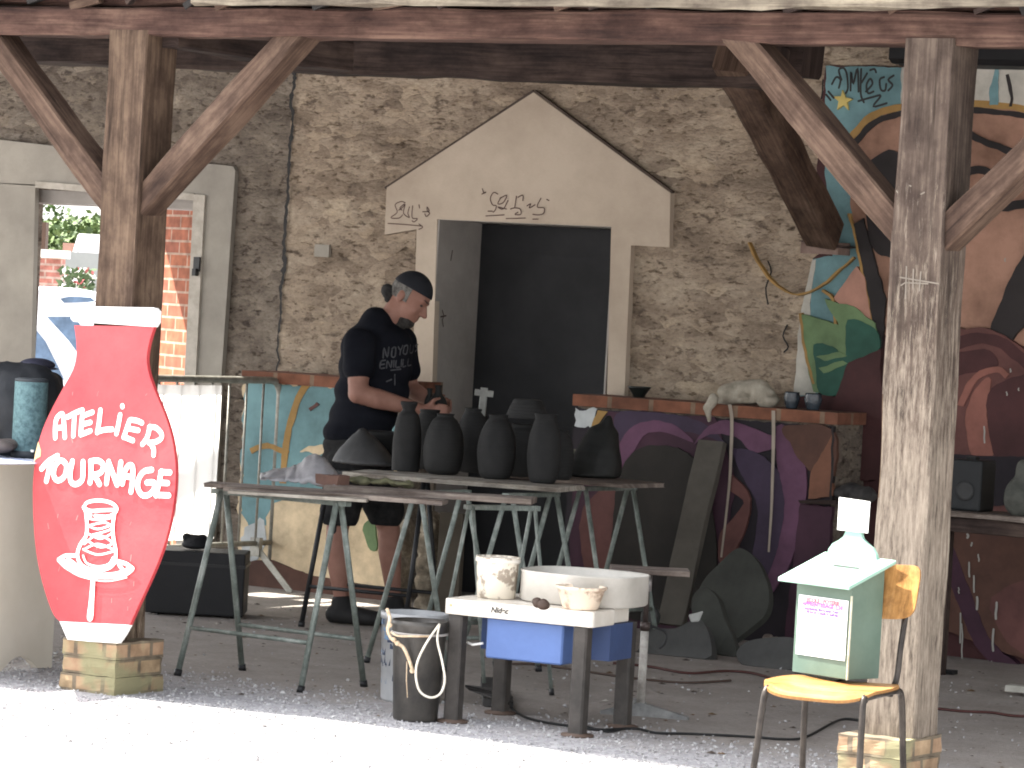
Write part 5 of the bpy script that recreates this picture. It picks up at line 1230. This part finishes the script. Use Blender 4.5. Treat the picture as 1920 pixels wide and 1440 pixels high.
g = MB(); c = onY(1600, 925, YL+.05)
for dx in (-.06, -.02, .03, .07): g.ball(c+V((dx, 0, random.uniform(-.01, .02))), (.05, .05, .04))
g.rough(.02, 14); bake(g, 'rag', mat('grey_rag', (.025, .023, .023), (.06, .055, .052), scale=15), None, .008, 2, label='grey rag bundled on the end of the painted wall behind the card', cat='rag')

# clay-stained sacks standing beside the door and brown board
M_sack = mat('sack', (.09, .075, .055), (.40, .35, .27), c=(.22, .18, .13), scale=11, rough=.9, bump=.7, bscale=30, bdist=.01, pos=(.36, .62))
for i, (x_, w_, t_, b_, y_) in enumerate(((756, 12, 975, 1130, 4.05), (797, 22, 962, 1140, 3.95))):
    base = onZ(x_, b_+8, 0); base = onY(x_, b_, y_); base.z = 0; s = (base-CP).dot(FW)/F_PX; zt_ = onY(x_, t_, y_).z
    g = MB(); n = 5
    for k in range(n): g.ball(base+Z*(zt_*(k+.5)/n), (w_*s*1.05, .07, zt_/n*.68), 16)
    for v in g.bm.verts: v.co += noise.noise_vector(v.co*14)*.016; v.co.z = max(v.co.z, .002)
    bake(g, 'clay_sack', M_sack, None, .009, 2, label=('narrow', 'wide')[i]+' column of clay-stained sacking standing by the door reveal', cat='sack')
g = MB(); a_, b_ = onY(825, 960, 3.9), onY(868, 960, 3.9); g.box((a_.x, 3.9, 0), (b_.x, 3.93, a_.z)); obj('brown_board', g, mat('brown_board', (.05, .04, .028), (.085, .07, .052), scale=3), label='upright brown board standing at the left of the black door', cat='board')

# ================================================================== THE POTTER
DP = 17.6
def J(px, py, dw=0): return atD(px, py, DP+dw)
M_skin = mat('skin', (.21, .10, .072), (.28, .145, .108), scale=7, rough=.6, bump=.1, bscale=60, bdist=.002)
M_shirt = mat('black_cotton', (.0055, .006, .009), (.010, .011, .015), scale=5, rough=.95, bump=.5, bscale=9, bdist=.012, spec=.1)
M_short = mat('dark_shorts', (.008, .008, .009), (.028, .027, .026), scale=14, rough=.95, bump=.5, bscale=12, bdist=.01, spec=.1)
RY = Matrix.Rotation(YAW, 3, 'Z')
foot0 = J(690, 1168); foot0.z = 0
per = thing('person', foot0, 'person in black T-shirt, dark bandana and shorts bending over the clay vases', 'person')
hc = J(768, 556); tc_ = -FW
turn = math.radians(14)
up_i, rt_i = UU, RR
fh = (rt_i*.86-up_i*.51).normalized(); fh = (fh*math.cos(turn)+tc_*math.sin(turn)).normalized()
uh = (rt_i*.51+up_i*.86); uh = (uh-fh*uh.dot(fh)).normalized(); sh_ = uh.cross(fh).normalized()
if sh_.dot(tc_) < 0: sh_ = -sh_
HM = Matrix(((fh.x, sh_.x, uh.x), (fh.y, sh_.y, uh.y), (fh.z, sh_.z, uh.z)))
def Hd(f, s_, u): return hc+fh*f+sh_*s_+uh*u
g = MB()
g.ball(Hd(0, 0, .018), (.099, .078, .100), 28, HM)
g.ball(Hd(.030, 0, -.055), (.064, .060, .075), 24, HM); g.ball(Hd(.048, 0, -.105), (.040, .040, .030), 20, HM)
g.ball(Hd(.05, 0, -.03), (.048, .060, .04), 20, HM)
for q in (-1, 1):
    g.ball(Hd(.078, q*.028, .012), (.022, .030, .012), 14, HM); g.ball(Hd(.062, q*.04, -.045), (.028, .024, .024), 14, HM)
    g.ball(Hd(-.018, q*.079, -.022), (.020, .010, .033), 12, HM)
g.limb([Hd(.092, 0, .0), Hd(.108, 0, -.030), Hd(.116, 0, -.046)], [.010, .012, .015], 10); g.ball(Hd(.098, .014, -.048), .010, 10); g.ball(Hd(.098, -.014, -.048), .010, 10)
g.ball(Hd(.085, 0, -.074), (.014, .024, .009), 12, HM); g.ball(Hd(.082, 0, -.088), (.013, .021, .009), 12, HM)
g.limb([Hd(-.02, 0, -.06), J(733, 594), J(718, 615)], [.060, .058, .056], 16)      # neck
g.limb([J(700, 640), J(690, 730), J(672, 830)], [.085, .085, .085], 16)                 # trunk
g.limb([J(700, 645, -.06), J(680, 650, -.15)], [.05, .05], 14); g.limb([J(715, 645, .08), J(752, 655, .12)], [.05, .05], 14)
sh1, el1, wr1 = J(674, 648, -.18), J(671, 738, -.22), J(787, 768, -.15)
g.limb([sh1, sh1.lerp(el1, .5), el1], [.055, .058, .047], 14); g.limb([el1, el1.lerp(wr1, .3), wr1], [.049, .050, .031], 14)
sh2, el2, wr2 = J(758, 645, .13), J(768, 728, .15), J(808, 752, .06)
g.limb([sh2, el2], [.056, .044], 14); g.limb([el2, el2.lerp(wr2, .35), wr2], [.044, .043, .029], 14)
# hands: palm, four curled fingers and a thumb each
def hand(w, c, tips, th):
    g.limb([w, w.lerp(c, .55)], [.029, .030], 12); g.ball(c, (.038, .020, .036), 14, RY); g.ball(w.lerp(c, .7), (.034, .022, .033), 14, RY)
    for a, b, e in tips: g.limb([c.lerp(a, .3), a, b, e], [.011, .0095, .0088, .0075], 8)
    g.limb(th, [.013, .011, .009], 8)
c1 = J(812, 772, -.14)
hand(wr1, c1, [(J(823, 759+i*7, -.155), J(837+(1-abs(i-1.2))*2, 761+i*7, -.15), J(843-i, 766+i*6, -.115)) for i in range(4)], [J(804, 760, -.15), J(814, 750, -.15), J(824, 747, -.13)])
c2 = J(824, 758, .04)
hand(wr2, c2, [(J(834, 747+i*6, .05), J(844, 751+i*6, .03), J(845, 756+i*5, -.01)) for i in range(4)], [J(818, 748, .03), J(826, 741, .01), J(833, 742, -.02)])
# legs
for (a, b, k_, m_, an, d_) in (((655, 860), (636, 965), (633, 990), (631, 1035), (640, 1122), -.09), ((690, 860), (722, 965), (729, 990), (731, 1035), (738, 1118), .09)):
    g.limb([J(*a, d_), J(*b, d_), J(*k_, d_)], [.085, .066, .056], 16); g.limb([J(*k_, d_), J(*m_, d_), J(*an, d_)], [.055, .058, .036], 16)
    g.limb([J(*an, d_), J(an[0]+4, an[1]+18, d_)], [.038, .04], 12)
body = bake(g, 'body', M_skin, per, .0068, 3)
g = MB()
def E(px, py, r, d_=0): g.ball(J(px, py, d_), r, 22, RY)
E(706, 617, (.095, .13, .108)); E(690, 650, (.135, .17, .115)); E(727, 645, (.125, .14, .10), -.01); E(703, 690, (.185, .16, .12)); E(697, 735, (.185, .155, .12)); E(681, 780, (.172, .15, .11)); E(669, 812, (.172, .15, .085)); E(735, 672, (.105, .14, .10), .0)
g.limb([sh1+Z*.01, sh1.lerp(el1, .30)], [.082, .080], 16); g.limb([sh1.lerp(el1, .30), sh1.lerp(el1, .43)], [.080, .082], 16)
g.limb([J(750, 640, .1), J(760, 690, .13)], [.085, .075], 16)
def cutbelow(o_, pco, pno):
    bm = bmesh.new(); bm.from_mesh(o_.data); L = o_.matrix_world.translation if False else world_of(o_)
    r = bmesh.ops.bisect_plane(bm, geom=bm.verts[:]+bm.edges[:]+bm.faces[:], plane_co=V(pco)-L, plane_no=pno, clear_outer=True); bm.to_mesh(o_.data); bm.free()
g.bm.verts.ensure_lookup_table()
for v in g.bm.verts: v.co += noise.noise_vector(v.co*9)*.010
shirt = bake(g, 't_shirt', M_shirt, per, .0105, 12)
cutbelow(shirt, J(665, 826), V((0, 0, -1))+R0*.02)
me = shirt.data; so_ = shirt.modifiers.new('t', 'SOLIDIFY'); so_.thickness = .004
g = MB()
E(667, 835, (.165, .145, .08)); E(665, 860, (.165, .15, .08))
g.limb([J(655, 875, -.085), J(637, 960, -.09)], [.115, .098], 18); g.limb([J(690, 875, .08), J(724, 958, .09)], [.115, .098], 18)
for v in g.bm.verts: v.co += noise.noise_vector(v.co*8)*.012
shorts = bake(g, 'shorts', M_short, per, .011, 3); cutbelow(shorts, J(680, 984), V((0, 0, -1)))
# boots
for k, (ax, d_, dx) in enumerate(((640, -.09, 1), (739, .09, 1))):
    g = MB(); a = J(ax, 1130, d_); b = a.copy(); b.z = .045; t = b+R0*.17-F0*.05; t.z = .038
    g.limb([a, b+Z*.02], [.05, .052], 14); g.limb([b-R0*.03, b+R0*.06-F0*.02, t], [.046, .048, .04], 14); g.ball(t-R0*.02, (.06, .045, .035), 14, RY)
    for v in g.bm.verts: v.co.z = max(v.co.z, .004)
    bake(g, 'shoe', flat('shoe%d' % k, (.012, .011, .011), rough=.7), per, .008, 2)
# bandana, hair, bun, beard, eyes
def shell(name, sc, planes, m):
    g = MB(); g.ball(Hd(-.002, 0, .020), (.099*sc, .079*sc, .101*sc), 36, HM)
    bm = g.bm
    for co_, no_ in planes:
        bmesh.ops.bisect_plane(bm, geom=bm.verts[:]+bm.edges[:]+bm.faces[:], plane_co=co_, plane_no=no_, clear_outer=True)
        ed = [e for e in bm.edges if e.is_boundary]
        if ed: bmesh.ops.holes_fill(bm, edges=ed)
    return obj(name, g, m, per)
shell('bandana', 1.075, [(Hd(.085, 0, .038), (-uh*.93+fh*.02-fh*.0-uh*.0+(-fh)*.0).normalized()), (Hd(-.07, 0, .035), (-uh*.9-fh*.1).normalized())], flat('bandana', (.014, .015, .019), rough=.9))
shell('hair', 1.04, [(Hd(.018, 0, 0), fh), (Hd(0, 0, -.035), -uh)], mat('hair', (.06, .055, .05), (.22, .21, .19), scale=30, rough=.9, bump=.5))
g = MB(); b = J(726, 545); g.ball(b, (.030, .036, .034), 16); g.ball(J(729, 560), (.02, .026, .024), 12); g.ball(J(735, 548), (.025, .03, .03), 12); g.rough(.004, 30)
bake(g, 'hair_bun', mat('bun', (.012, .011, .012), (.04, .038, .036), scale=30, rough=.9), per, .006, 2)
g = MB(); g.ball(Hd(.046, 0, -.112), (.046, .047, .034), 16, HM); g.limb([Hd(.03, 0, -.13), Hd(.012, 0, -.165), Hd(-.005, 0, -.195)], [.036, .030, .014], 14); g.rough(.003, 40)
bake(g, 'beard', mat('beard', (.018, .016, .015), (.055, .05, .045), scale=40, rough=.95, bump=.5), per, .005, 1)
for q in (-1, 1):
    g = MB(); g.ball(Hd(.082, q*.031, -.010), (.010, .012, .007), 10, HM); obj('eye', g, flat('eye%d' % q, (.05, .035, .03), rough=.3), per)
    g = MB(); g.limb([Hd(.098, q*.014, .016), Hd(.088, q*.045, .020)], [.004, .003], 6); obj('eyebrow', g, flat('brow%d' % q, (.05, .04, .035)), per)
# worn print on the shirt
bm = bmesh.new(); bm.from_mesh(shirt.data); bmesh.ops.translate(bm, verts=bm.verts, vec=world_of(shirt)); bm.normal_update(); tree = BVHTree.FromBMesh(bm)
g = MB(); k = 0
print_ = [[(718, 671), (720, 652), (726, 670), (729, 651)], [(735, 653), (734, 668), (740, 668), (741, 651), (735, 653)], [(746, 650), (750, 656), (754, 648)], [(750, 656), (749, 665)], [(757, 649), (755, 662), (761, 663), (763, 648), (757, 649)],
          [(768, 647), (767, 661), (772, 660), (774, 646)], [(782, 646), (777, 648), (781, 654), (777, 659)],
          [(722, 676), (714, 678), (712, 690), (720, 690)], [(714, 684), (720, 683)], [(724, 690), (726, 677), (732, 689), (734, 676)], [(738, 676), (737, 688)], [(742, 676), (741, 688), (748, 688)], [(752, 674), (751, 687)], [(755, 674), (754, 687), (759, 686)], [(764, 673), (763, 685), (769, 684)],
          [(732, 694), (750, 692)], [(739, 702), (739, 722)], [(724, 715), (733, 711)]]
for t in print_:
    k += 1; pts = []
    for a_, b_ in (smooth([V((x, y, 0)) for x, y in t], 4, False) if len(t) > 2 else [V((*t[0], 0)), V((*t[1], 0))]).__iter__().__class__ and [(p_.x, p_.y) for p_ in (smooth([V((x, y, 0)) for x, y in t], 3, False))]:
        r_ = ray(a_, b_).normalized(); hit = tree.ray_cast(CP, r_)
        if hit[0] is not None: pts.append((hit[0]+hit[1]*.004, hit[1]))
    if len(pts) > 1:
        n_ = sum((q[1] for q in pts), V()).normalized(); ribbon(g, [q[0] for q in pts], .0075, n_, k*.0001)
obj('shirt_print', g, flat('faded_print', (.062, .062, .068), rough=.9, var=.4, scale=60), per)
bm.free()
# small double bottle he is working on
bt = J(819, 787, -.075); s = (bt-CP).dot(FW)/F_PX
btl = thing('clay_bottle', bt, 'small dark clay bottle with two necks held between the potter\'s hands', 'bottle')
g = MB(); g.lathe([(q.x, q.y) for q in smooth([V((r*s, h*s, 0)) for r, h in ((12, 0), (17, 8), (19, 24), (15, 38), (8, 48), (6, 56), (7, 63), (8, 65), (5, 64))], 4, False)], bt, 30); obj('bottle_body', g, M_clay, btl)
p = J(804, 770, -.06); g = MB(); g.lathe([(q.x, q.y) for q in smooth([V((r*s, h*s, 0)) for r, h in ((6, 0), (9, 10), (9, 20), (5, 30), (5, 38), (6, 42), (4, 42))], 4, False)], p, 24); obj('second_neck', g, M_clay, btl)
# ================================================================== CHAIR and ballot box
M_plyo = wood('chair_ply', (.25, .125, .04), (.36, .185, .062), (.46, .26, .10), rough=.35)
zs = .45
sc_ = onZ(1562, 1280, zs); fa = (-R0*.42-F0*.907).normalized(); fb = (R0*.907-F0*.42).normalized()
ch = thing('school_chair', V((sc_.x, sc_.y, 0)), 'plywood school chair on black tube legs in the sun beside the right post', 'chair')
def Cc(f, b_, z): return V((sc_.x, sc_.y, 0))+fa*f+fb*b_+Z*z
def sheet(fn, nu, nv, th, nrm, name, m, parent):
    """curved plywood shell"""
    g = MB(); A_ = [[None]*(nv+1) for _ in range(nu+1)]; B_ = [[None]*(nv+1) for _ in range(nu+1)]
    for i in range(nu+1):
        for j in range(nv+1):
            p_ = fn(i/nu*2-1, j/nv*2-1); A_[i][j] = g.bm.verts.new(p_); B_[i][j] = g.bm.verts.new(p_-nrm*th)
    def F(vs, uvs):
        f = g.bm.faces.new(vs); f.smooth = False
        for lp, u_ in zip(f.loops, uvs): lp[g.uv].uv = u_
    for i in range(nu):
        for j in range(nv):
            uv_ = [(i/nu*.4, j/nv*.4), ((i+1)/nu*.4, j/nv*.4), ((i+1)/nu*.4, (j+1)/nv*.4), (i/nu*.4, (j+1)/nv*.4)]
            F([A_[i][j], A_[i+1][j], A_[i+1][j+1], A_[i][j+1]], uv_); F([B_[i][j], B_[i][j+1], B_[i+1][j+1], B_[i+1][j]], uv_)
    for i in range(nu):
        for j in (0, nv): F([A_[i][j], A_[i+1][j], B_[i+1][j], B_[i][j]], [(0, 0), (.1, 0), (.1, .01), (0, .01)])
    for j in range(nv):
        for i in (0, nu): F([A_[i][j], A_[i][j+1], B_[i][j+1], B_[i][j]], [(0, 0), (.1, 0), (.1, .01), (0, .01)])
    return obj(name, g, m, parent)
def rsq(u, v, e=5):
    k = (abs(u)**e+abs(v)**e)**(1/e); mx = max(abs(u), abs(v)); s_ = (mx/k) if k > 1e-6 else 1; return u*s_, v*s_
def seat(u, v):
    a_, b_ = rsq(u, v, 4); z = zs-.010*(1-b_*b_)*(1-max(0, a_)**2) - (.028*max(0, a_-.55)**2*6)
    return Cc(a_*.20, b_*.195*(1-.06*(a_ < 0)*abs(a_)), z)
sheet(seat, 18, 18, .010, Z, 'seat', M_plyo, ch)
def back(u, v):
    a_, b_ = rsq(u, v, 6); return Cc(-.225-.03*(1-a_*a_)-(b_*.085)*.34, .052+a_*.138, zs+.285+b_*.087+.012*a_*a_)
sheet(back, 18, 10, .010, fa, 'backrest', M_plyo, ch)
g = MB(); M_tube = mat('chair_tube', (.02, .017, .015), (.06, .05, .042), scale=12, rough=.4, metal=.5)
for b_ in (-1, 1):
    g = MB(); g.tube(smooth([Cc(.225, b_*.19, 0), Cc(.20, b_*.175, .2), Cc(.175, b_*.165, zs-.045), Cc(.14, b_*.16, zs-.022)], 6, False), .011, 10); obj('leg', g, M_tube, ch)
    g = MB(); g.tube(smooth([Cc(-.265, b_*.18, 0), Cc(-.23, b_*.172, .2), Cc(-.20, b_*.165, zs-.05), Cc(-.15, b_*.16, zs-.022)], 6, False), .011, 10); obj('leg', g, M_tube, ch)
    g = MB(); g.tube([Cc(.16, b_*.16, zs-.022), Cc(-.17, b_*.16, zs-.022)], .011, 10); obj('side_rail', g, M_tube, ch)
    g = MB(); g.tube(smooth([Cc(-.10, .052+b_*.09, zs-.022), Cc(-.20, .052+b_*.09, zs-.0), Cc(-.232, .052+b_*.09, zs+.12), Cc(-.268, .052+b_*.09, zs+.24), Cc(-.290, .052+b_*.09, zs+.33)], 6, False), .010, 10); obj('back_upright', g, M_tube, ch)
g = MB(); g.tube([Cc(-.12, -.16, zs-.03), Cc(-.12, .16, zs-.03)], .010, 10); g.tube([Cc(.12, -.16, zs-.03), Cc(.12, .16, zs-.03)], .01, 10); obj('cross_rail', g, M_tube, ch)
for b_ in (-.13, .13): g = MB(); g.ball(Cc(-.238, .052+b_*.7, zs+.25), (.006, .006, .006), 10); obj('rivet', g, flat('rivet%d' % (b_*100), (.25, .1, .05), metal=.3), ch)

M_green = mat('green_paint', (.075, .115, .088), (.10, .145, .112), scale=6, rough=.5, bump=.15, bscale=60, bdist=.003)
M_green2 = mat('mint_paint', (.20, .33, .265), (.25, .39, .32), scale=5, rough=.5, bump=.1)
zb_ = zs+.004
fl, fr = onZ(1485, 1259, zb_), onZ(1588, 1275, zb_)
bxx = (fr-fl); bw = bxx.length; bxx.normalize(); byy = Z.cross(bxx)
bd = .165
hb = .30; hk = .335
box = thing('ballot_box', (fl+fr)/2+byy*bd/2, 'green wooden ballot box with sloping slotted lid and printed sheet on the chair', 'ballot box')
def Bx(u, v, z): return fl+bxx*u+byy*v+Z*z
# find front height so that the lid edge lands where the photo has it
def pix(p):
    q = p-CP; d = q.dot(FW); return 960+F_PX*q.dot(RR)/d, 720-F_PX*q.dot(UU)/d
while pix(Bx(bw, 0, hb))[1] > 1108: hb += .002
while pix(Bx(bw, bd, 0))[0] < 1640: bd += .004
while pix(Bx(bw, bd, 0))[0] > 1648 and bd > .08: bd -= .004
hk = hb+.062
g = MB(); g.hexa([Bx(0, 0, 0), Bx(bw, 0, 0), Bx(bw, bd, 0), Bx(0, bd, 0)], [Bx(0, 0, hb), Bx(bw, 0, hb), Bx(bw, bd, hk), Bx(0, bd, hk)])
o = obj('box_body', g, M_green, box); bv = o.modifiers.new('b', 'BEVEL'); bv.width = .002; bv.segments = 2
g = MB(); e = .045
L0 = [Bx(-e, -e, hb-.008), Bx(bw+e*.6, -e, hb-.008), Bx(bw+e*.6, bd+.022, hk+.012), Bx(-e, bd+.022, hk+.012)]
g.hexa(L0, [v+Z*.013 for v in L0]); o = obj('lid', g, M_green2, box); bv = o.modifiers.new('b', 'BEVEL'); bv.width = .002
sl_ = (hk+.012-hb+.008)/(bd+.022+e)
def Ld(u, v): return Bx(u, v, hb-.008+.013+(v+e)*sl_+.0008)
g = MB(); g.face([Ld(bw*.32, bd*.50), Ld(bw*.80, bd*.50), Ld(bw*.80, bd*.50+.016), Ld(bw*.32, bd*.50+.016)]); obj('slot', g, flat('slot', (.02, .03, .025)), box)
g = MB(); vy = bd+.004
sil = [(-.50, 0), (-.50, .035), (-.47, .06), (-.40, .08), (-.28, .094), (-.19, .108), (-.145, .13), (-.13, .16), (-.14, .235), (.14, .235), (.13, .16), (.145, .13), (.19, .108), (.28, .094), (.40, .08), (.47, .06), (.50, .035), (.50, 0)]
cxu = bw*.60-.055; ww = bw*.92
g.prism([Bx(cxu+a_*ww, vy, hk-.02+b_*.95) for a_, b_ in sil], byy*.012); obj('vase_silhouette', g, M_green2, box)
g = MB(); g.prism([Bx(cxu+a_*ww, vy-.004, hk-.022+b_) for a_, b_ in ((-.30, .125), (.30, .125), (.31, .228), (-.30, .232))], byy*.003); obj('white_card', g, M_white, box)
M_paper = flat('paper_white', (.80, .80, .79), var=.02)
g = MB(); pu0, pu1, pz0, pz1 = bw*.06, bw*.955, hb*.20, hb*.845
nP = 8; 
g.prism([Bx(pu0, -.002, pz1), Bx(pu1, -.002, pz1), Bx(pu1, -.0035, pz0), Bx(pu0, -.0025, pz0)], -byy*.0008); o = obj('notice', g, M_paper, box)
M_i1, M_i2, M_i3 = flat('ink_red', (.75, .16, .2)), flat('ink_pink', (.75, .12, .38)), flat('ink_violet', (.25, .14, .5))
mid = (pu0+pu1)/2
for tx_, sz, zz, m_ in (('ECOLE . POTERIE', .019, .90, M_i1), ('APPRENTISSAGE 2,5€', .019, .83, M_i2), ('Inscriptions libres toute l\'annee', .0125, .765, M_i3), ('Merci de remplir le bulletin', .0125, .71, M_i3)):
    text_mesh(tx_, sz, frame(Bx(mid, -.0048, pz0+(pz1-pz0)*zz), bxx, Z, -byy), 'notice_text', m_, box)
g = MB(); g.bar(Bx(bw+.001, -.001, .0), Bx(bw+.001, -.001, hb-.03), .006, .006, up=byy); obj('worn_edge', g, mat('worn', (.3, .3, .22), (.55, .52, .42), scale=30), box)

# ================================================================== OUTSIDE, seen through the left doorway
def at_g(px, d):
    p = atD(px, 700, d); return V((p.x, p.y, 0))
M_bri = brick_mat('red_brick', (.50, .17, .085), (.38, .125, .075), (.55, .40, .32), bw=.23, bh=.077, msize=.007)
pier = thing('brick_pier', (0, 0, 0), 'orange-red brick pier just outside the left doorway, half in sunlight', 'pier')
yp = 6.2; pc = onY(356, 560, yp); ztp = onY(330, 391, yp).z; ra = math.radians(-26)
pier.location = (pc.x+.03, yp, 0); pier.rotation_euler = (0, 0, ra)
g = MB(); g.box((pier.location.x-.75, yp, 0), (pier.location.x, yp+.35, ztp+.5)); obj('pier_brickwork', g, M_bri, pier)
# unseen canopy added to throw the slanting shadow on the pier
g = MB(); e_ = onY(299, 520, yp); xe = e_.x-.619*(3.35-e_.z); g.box((xe, 5.33, 3.35), (xe+4.0, 7.6, 3.42)); obj('shadow_canopy', g, W_dark, shed)
# grey pilaster strip left free: far wall, house, trees, car
def place(px, py, d): return atD(px, py, d)
def lowbox(px0, px1, ytop, d, dep, z0=0):
    a_, b_ = place(px0, ytop, d), place(px1, ytop, d); z = (a_.z+b_.z)/2
    q0, q1 = V((a_.x, a_.y, 0)), V((b_.x, b_.y, 0)); return q0, q1, F0*dep, z
def slabbox(g, px0, px1, ytop, d, dep, z0=0, zt_=None):
    q0, q1, e_, z = lowbox(px0, px1, ytop, d, dep); z = zt_ or z
    g.hexa([q0+Z*z0, q1+Z*z0, q1+e_+Z*z0, q0+e_+Z*z0], [q0+Z*z, q1+Z*z, q1+e_+Z*z, q0+e_+Z*z]); return q0, q1, z
M_gw = mat('grey_wall', (.17, .18, .17), (.23, .235, .22), scale=1.5)
g = MB(); slabbox(g, -60, 260, 470, 42, .3); obj('yard_wall', g, M_gw, label='long grey rendered yard wall behind the brick gate pier outside', cat='wall')
t = thing('gate_pier', at_g(90, 36), 'red brick gate pier with a pale stone cap, seen outside through the left doorway', 'pier')
g = MB(); q0, q1, zc_ = slabbox(g, 62, 116, 483, 36, .3); obj('pier_brickwork', g, brick_mat('far_brick', (.33, .13, .10), (.27, .11, .09), (.36, .26, .22)), t)
g = MB(); slabbox(g, 54, 124, 468, 35.95, .38, zc_); obj('pier_cap', g, M_wheelw, t)
g = MB(); slabbox(g, 60, 87, 416, 50, .3); obj('wooden_post', g, W_brace, label='thick brown wooden post rising above the yard wall outside', cat='post')
t = thing('far_house', at_g(165, 70), 'pale gabled house with white walls beyond the yard wall', 'house')
g = MB(); slabbox(g, 148, 230, 440, 70, 6); obj('wall', g, M_white, t)
q0, q1, e_, z = lowbox(128, 230, 470, 70, 6); a_ = place(146, 440, 69.9); a2_ = place(230, 446, 69.9)
g = MB(); g.hexa([V((q0.x, q0.y, z-.4)), V((a_.x, a_.y, z-.4)), V((a_.x, a_.y, a_.z)), ], [V((q0.x, q0.y, z-.4))+F0*6, V((a_.x, a_.y, z-.4))+F0*6, a_+F0*6]); obj('gable_wall', g, M_white, t)
g = MB(); slabbox(g, 118, 150, 456, 75, 5); obj('roof', g, flat('tile', (.22, .12, .09)), t)
# flowers by the pier
t = thing('potted_plant', at_g(150, 34), 'flowering plant with white and red blooms beside the brick gate pier', 'plant')
random.seed(4)
for nm, m_, n_, col_ in (('foliage', flat('leafd', (.05, .08, .03)), 160, 0), ('bloom', [flat('bloomw', (.75, .7, .68)), flat('bloomr', (.4, .1, .1))], 90, 1)):
    g = MB()
    for i in range(n_):
        c = place(random.uniform(112, 176), random.uniform(505, 555), 34+random.uniform(0, .5)); r_ = random.uniform(.02, .05) if col_ else random.uniform(.03, .07)
        d1 = V((random.gauss(0, 1), random.gauss(0, 1), random.gauss(0, 1))).normalized()*r_; d2 = d1.orthogonal().normalized()*r_*.6
        g.mi = (i % 3 == 0)*(col_ == 1); g.face([c-d1, c-d2, c+d1, c+d2])
    obj(nm, g, m_, t)
# white car
M_car = flat('car_white', (.72, .73, .75), rough=.25, var=.02, spec=.6); M_glass = flat('car_glass', (.10, .15, .22), rough=.08, spec=.8, var=.3)
dc = 28
car = thing('parked_car', at_g(60, dc), 'white parked car outside the left doorway behind the black bag', 'car')
prof = [(-340, 640), (-300, 600), (-200, 575), (-130, 548), (-60, 538), (40, 536), (100, 540), (150, 549), (185, 580), (215, 640), (250, 660), (262, 700), (262, 745), (-340, 745)]
g = MB(); pts = [place(a_, b_, dc) for a_, b_ in prof]; pts = [V((p.x, p.y, max(p.z, .25))) for p in pts]; g.prism(pts, F0*1.6); o = obj('body', g, M_car, car); bv = o.modifiers.new('b', 'BEVEL'); bv.width = .05; bv.segments = 3
for win in ([(46, 602), (62, 612), (85, 640), (110, 690), (120, 712), (10, 705), (-40, 700), (-20, 610), (20, 600)], [(88, 594), (140, 594), (170, 640), (172, 690), (150, 668), (130, 640)]):
    g = MB(); g.prism([place(a_, b_, dc-.01) for a_, b_ in win], F0*.02); obj('window', g, M_glass, car)
g = MB(); g.prism([place(a_, b_, dc-.02) for a_, b_ in ((113, 560), (130, 556), (170, 557), (180, 566), (120, 568))], F0*.02); obj('window', g, M_glass, car)
for wx_ in (-230, 170):
    c = place(wx_, 770, dc-.02); c.z = .32; g = MB(); g.lathe([(.32, -.1), (.32, .1)], c, 28, axis=F0); w_ = obj('wheel', g, flat('tyre', (.02, .02, .02)), car)
    g = MB(); g.lathe([(.2, 0), (.19, .01), (.0, .02)], c-F0*.12, 24, axis=F0); obj('rim', g, flat('rim', (.4, .4, .42), metal=.6), w_)
# trees
M_leaf = [mat('leaf_a', (.05, .085, .02), (.11, .16, .05), scale=3, rough=.7), mat('leaf_b', (.03, .055, .018), (.07, .11, .035), scale=3, rough=.7)]
def tree(px, d, ytop, r_, seed, lab):
    random.seed(seed); base = at_g(px, d); zt_ = place(px, ytop, d).z; t = thing('tree', base, lab, 'tree', 'trees beyond the yard wall')
    g = MB(); g.tube([base, base+Z*zt_*.5+R0*.2, base+Z*zt_*.75], .22, 8, .08)
    for k in range(4): a_ = k*1.6; g.tube([base+Z*zt_*(.4+.08*k), base+Z*zt_*.7+V((math.cos(a_)*r_*.6, math.sin(a_)*r_*.6, 0))], .08, 6, .03)
    obj('trunk', g, flat('bark', (.08, .06, .045)), t)
    g = MB(); cl = [(base+V((random.gauss(0, r_*.5), random.gauss(0, r_*.5), zt_*random.uniform(.35, .82))), random.uniform(.22, .38)*r_) for _ in range(30)]
    for i in range(6500):
        c, q = random.choice(cl); d_ = V((random.gauss(0, 1), random.gauss(0, 1), random.gauss(0, .8))).normalized(); p = c+d_*q*random.uniform(.6, 1.05)
        if p.z > zt_*.98: continue
        a_ = V((random.gauss(0, 1), random.gauss(0, 1), random.gauss(0, 1))).normalized()*random.uniform(.05, .11); b_ = a_.orthogonal().normalized()*a_.length*.6
        g.mi = random.choice((0, 0, 1)); g.face([p-a_, p-b_, p+a_, p+b_])
    obj('crown', g, M_leaf, t)
for px_, d, yt, r_, sd, lab in ((70, 80, 384, 1.7, 1, 'bushy green tree at the left of the doorway view'), (112, 84, 414, 1.6, 2, 'low rounded tree between the wooden post and the pale house'), (150, 82, 410, 1.5, 3, 'light green tree rising over the pale house'), (185, 86, 405, 1.6, 5, 'tree just left of the left post, beyond the house'), (20, 84, 370, 2.0, 6, 'tree partly hidden by the doorway\'s left jamb'), (235, 84, 400, 1.8, 7, 'tree seen between left post and brick pier')):
    tree(px_, d, yt, r_, sd, lab)
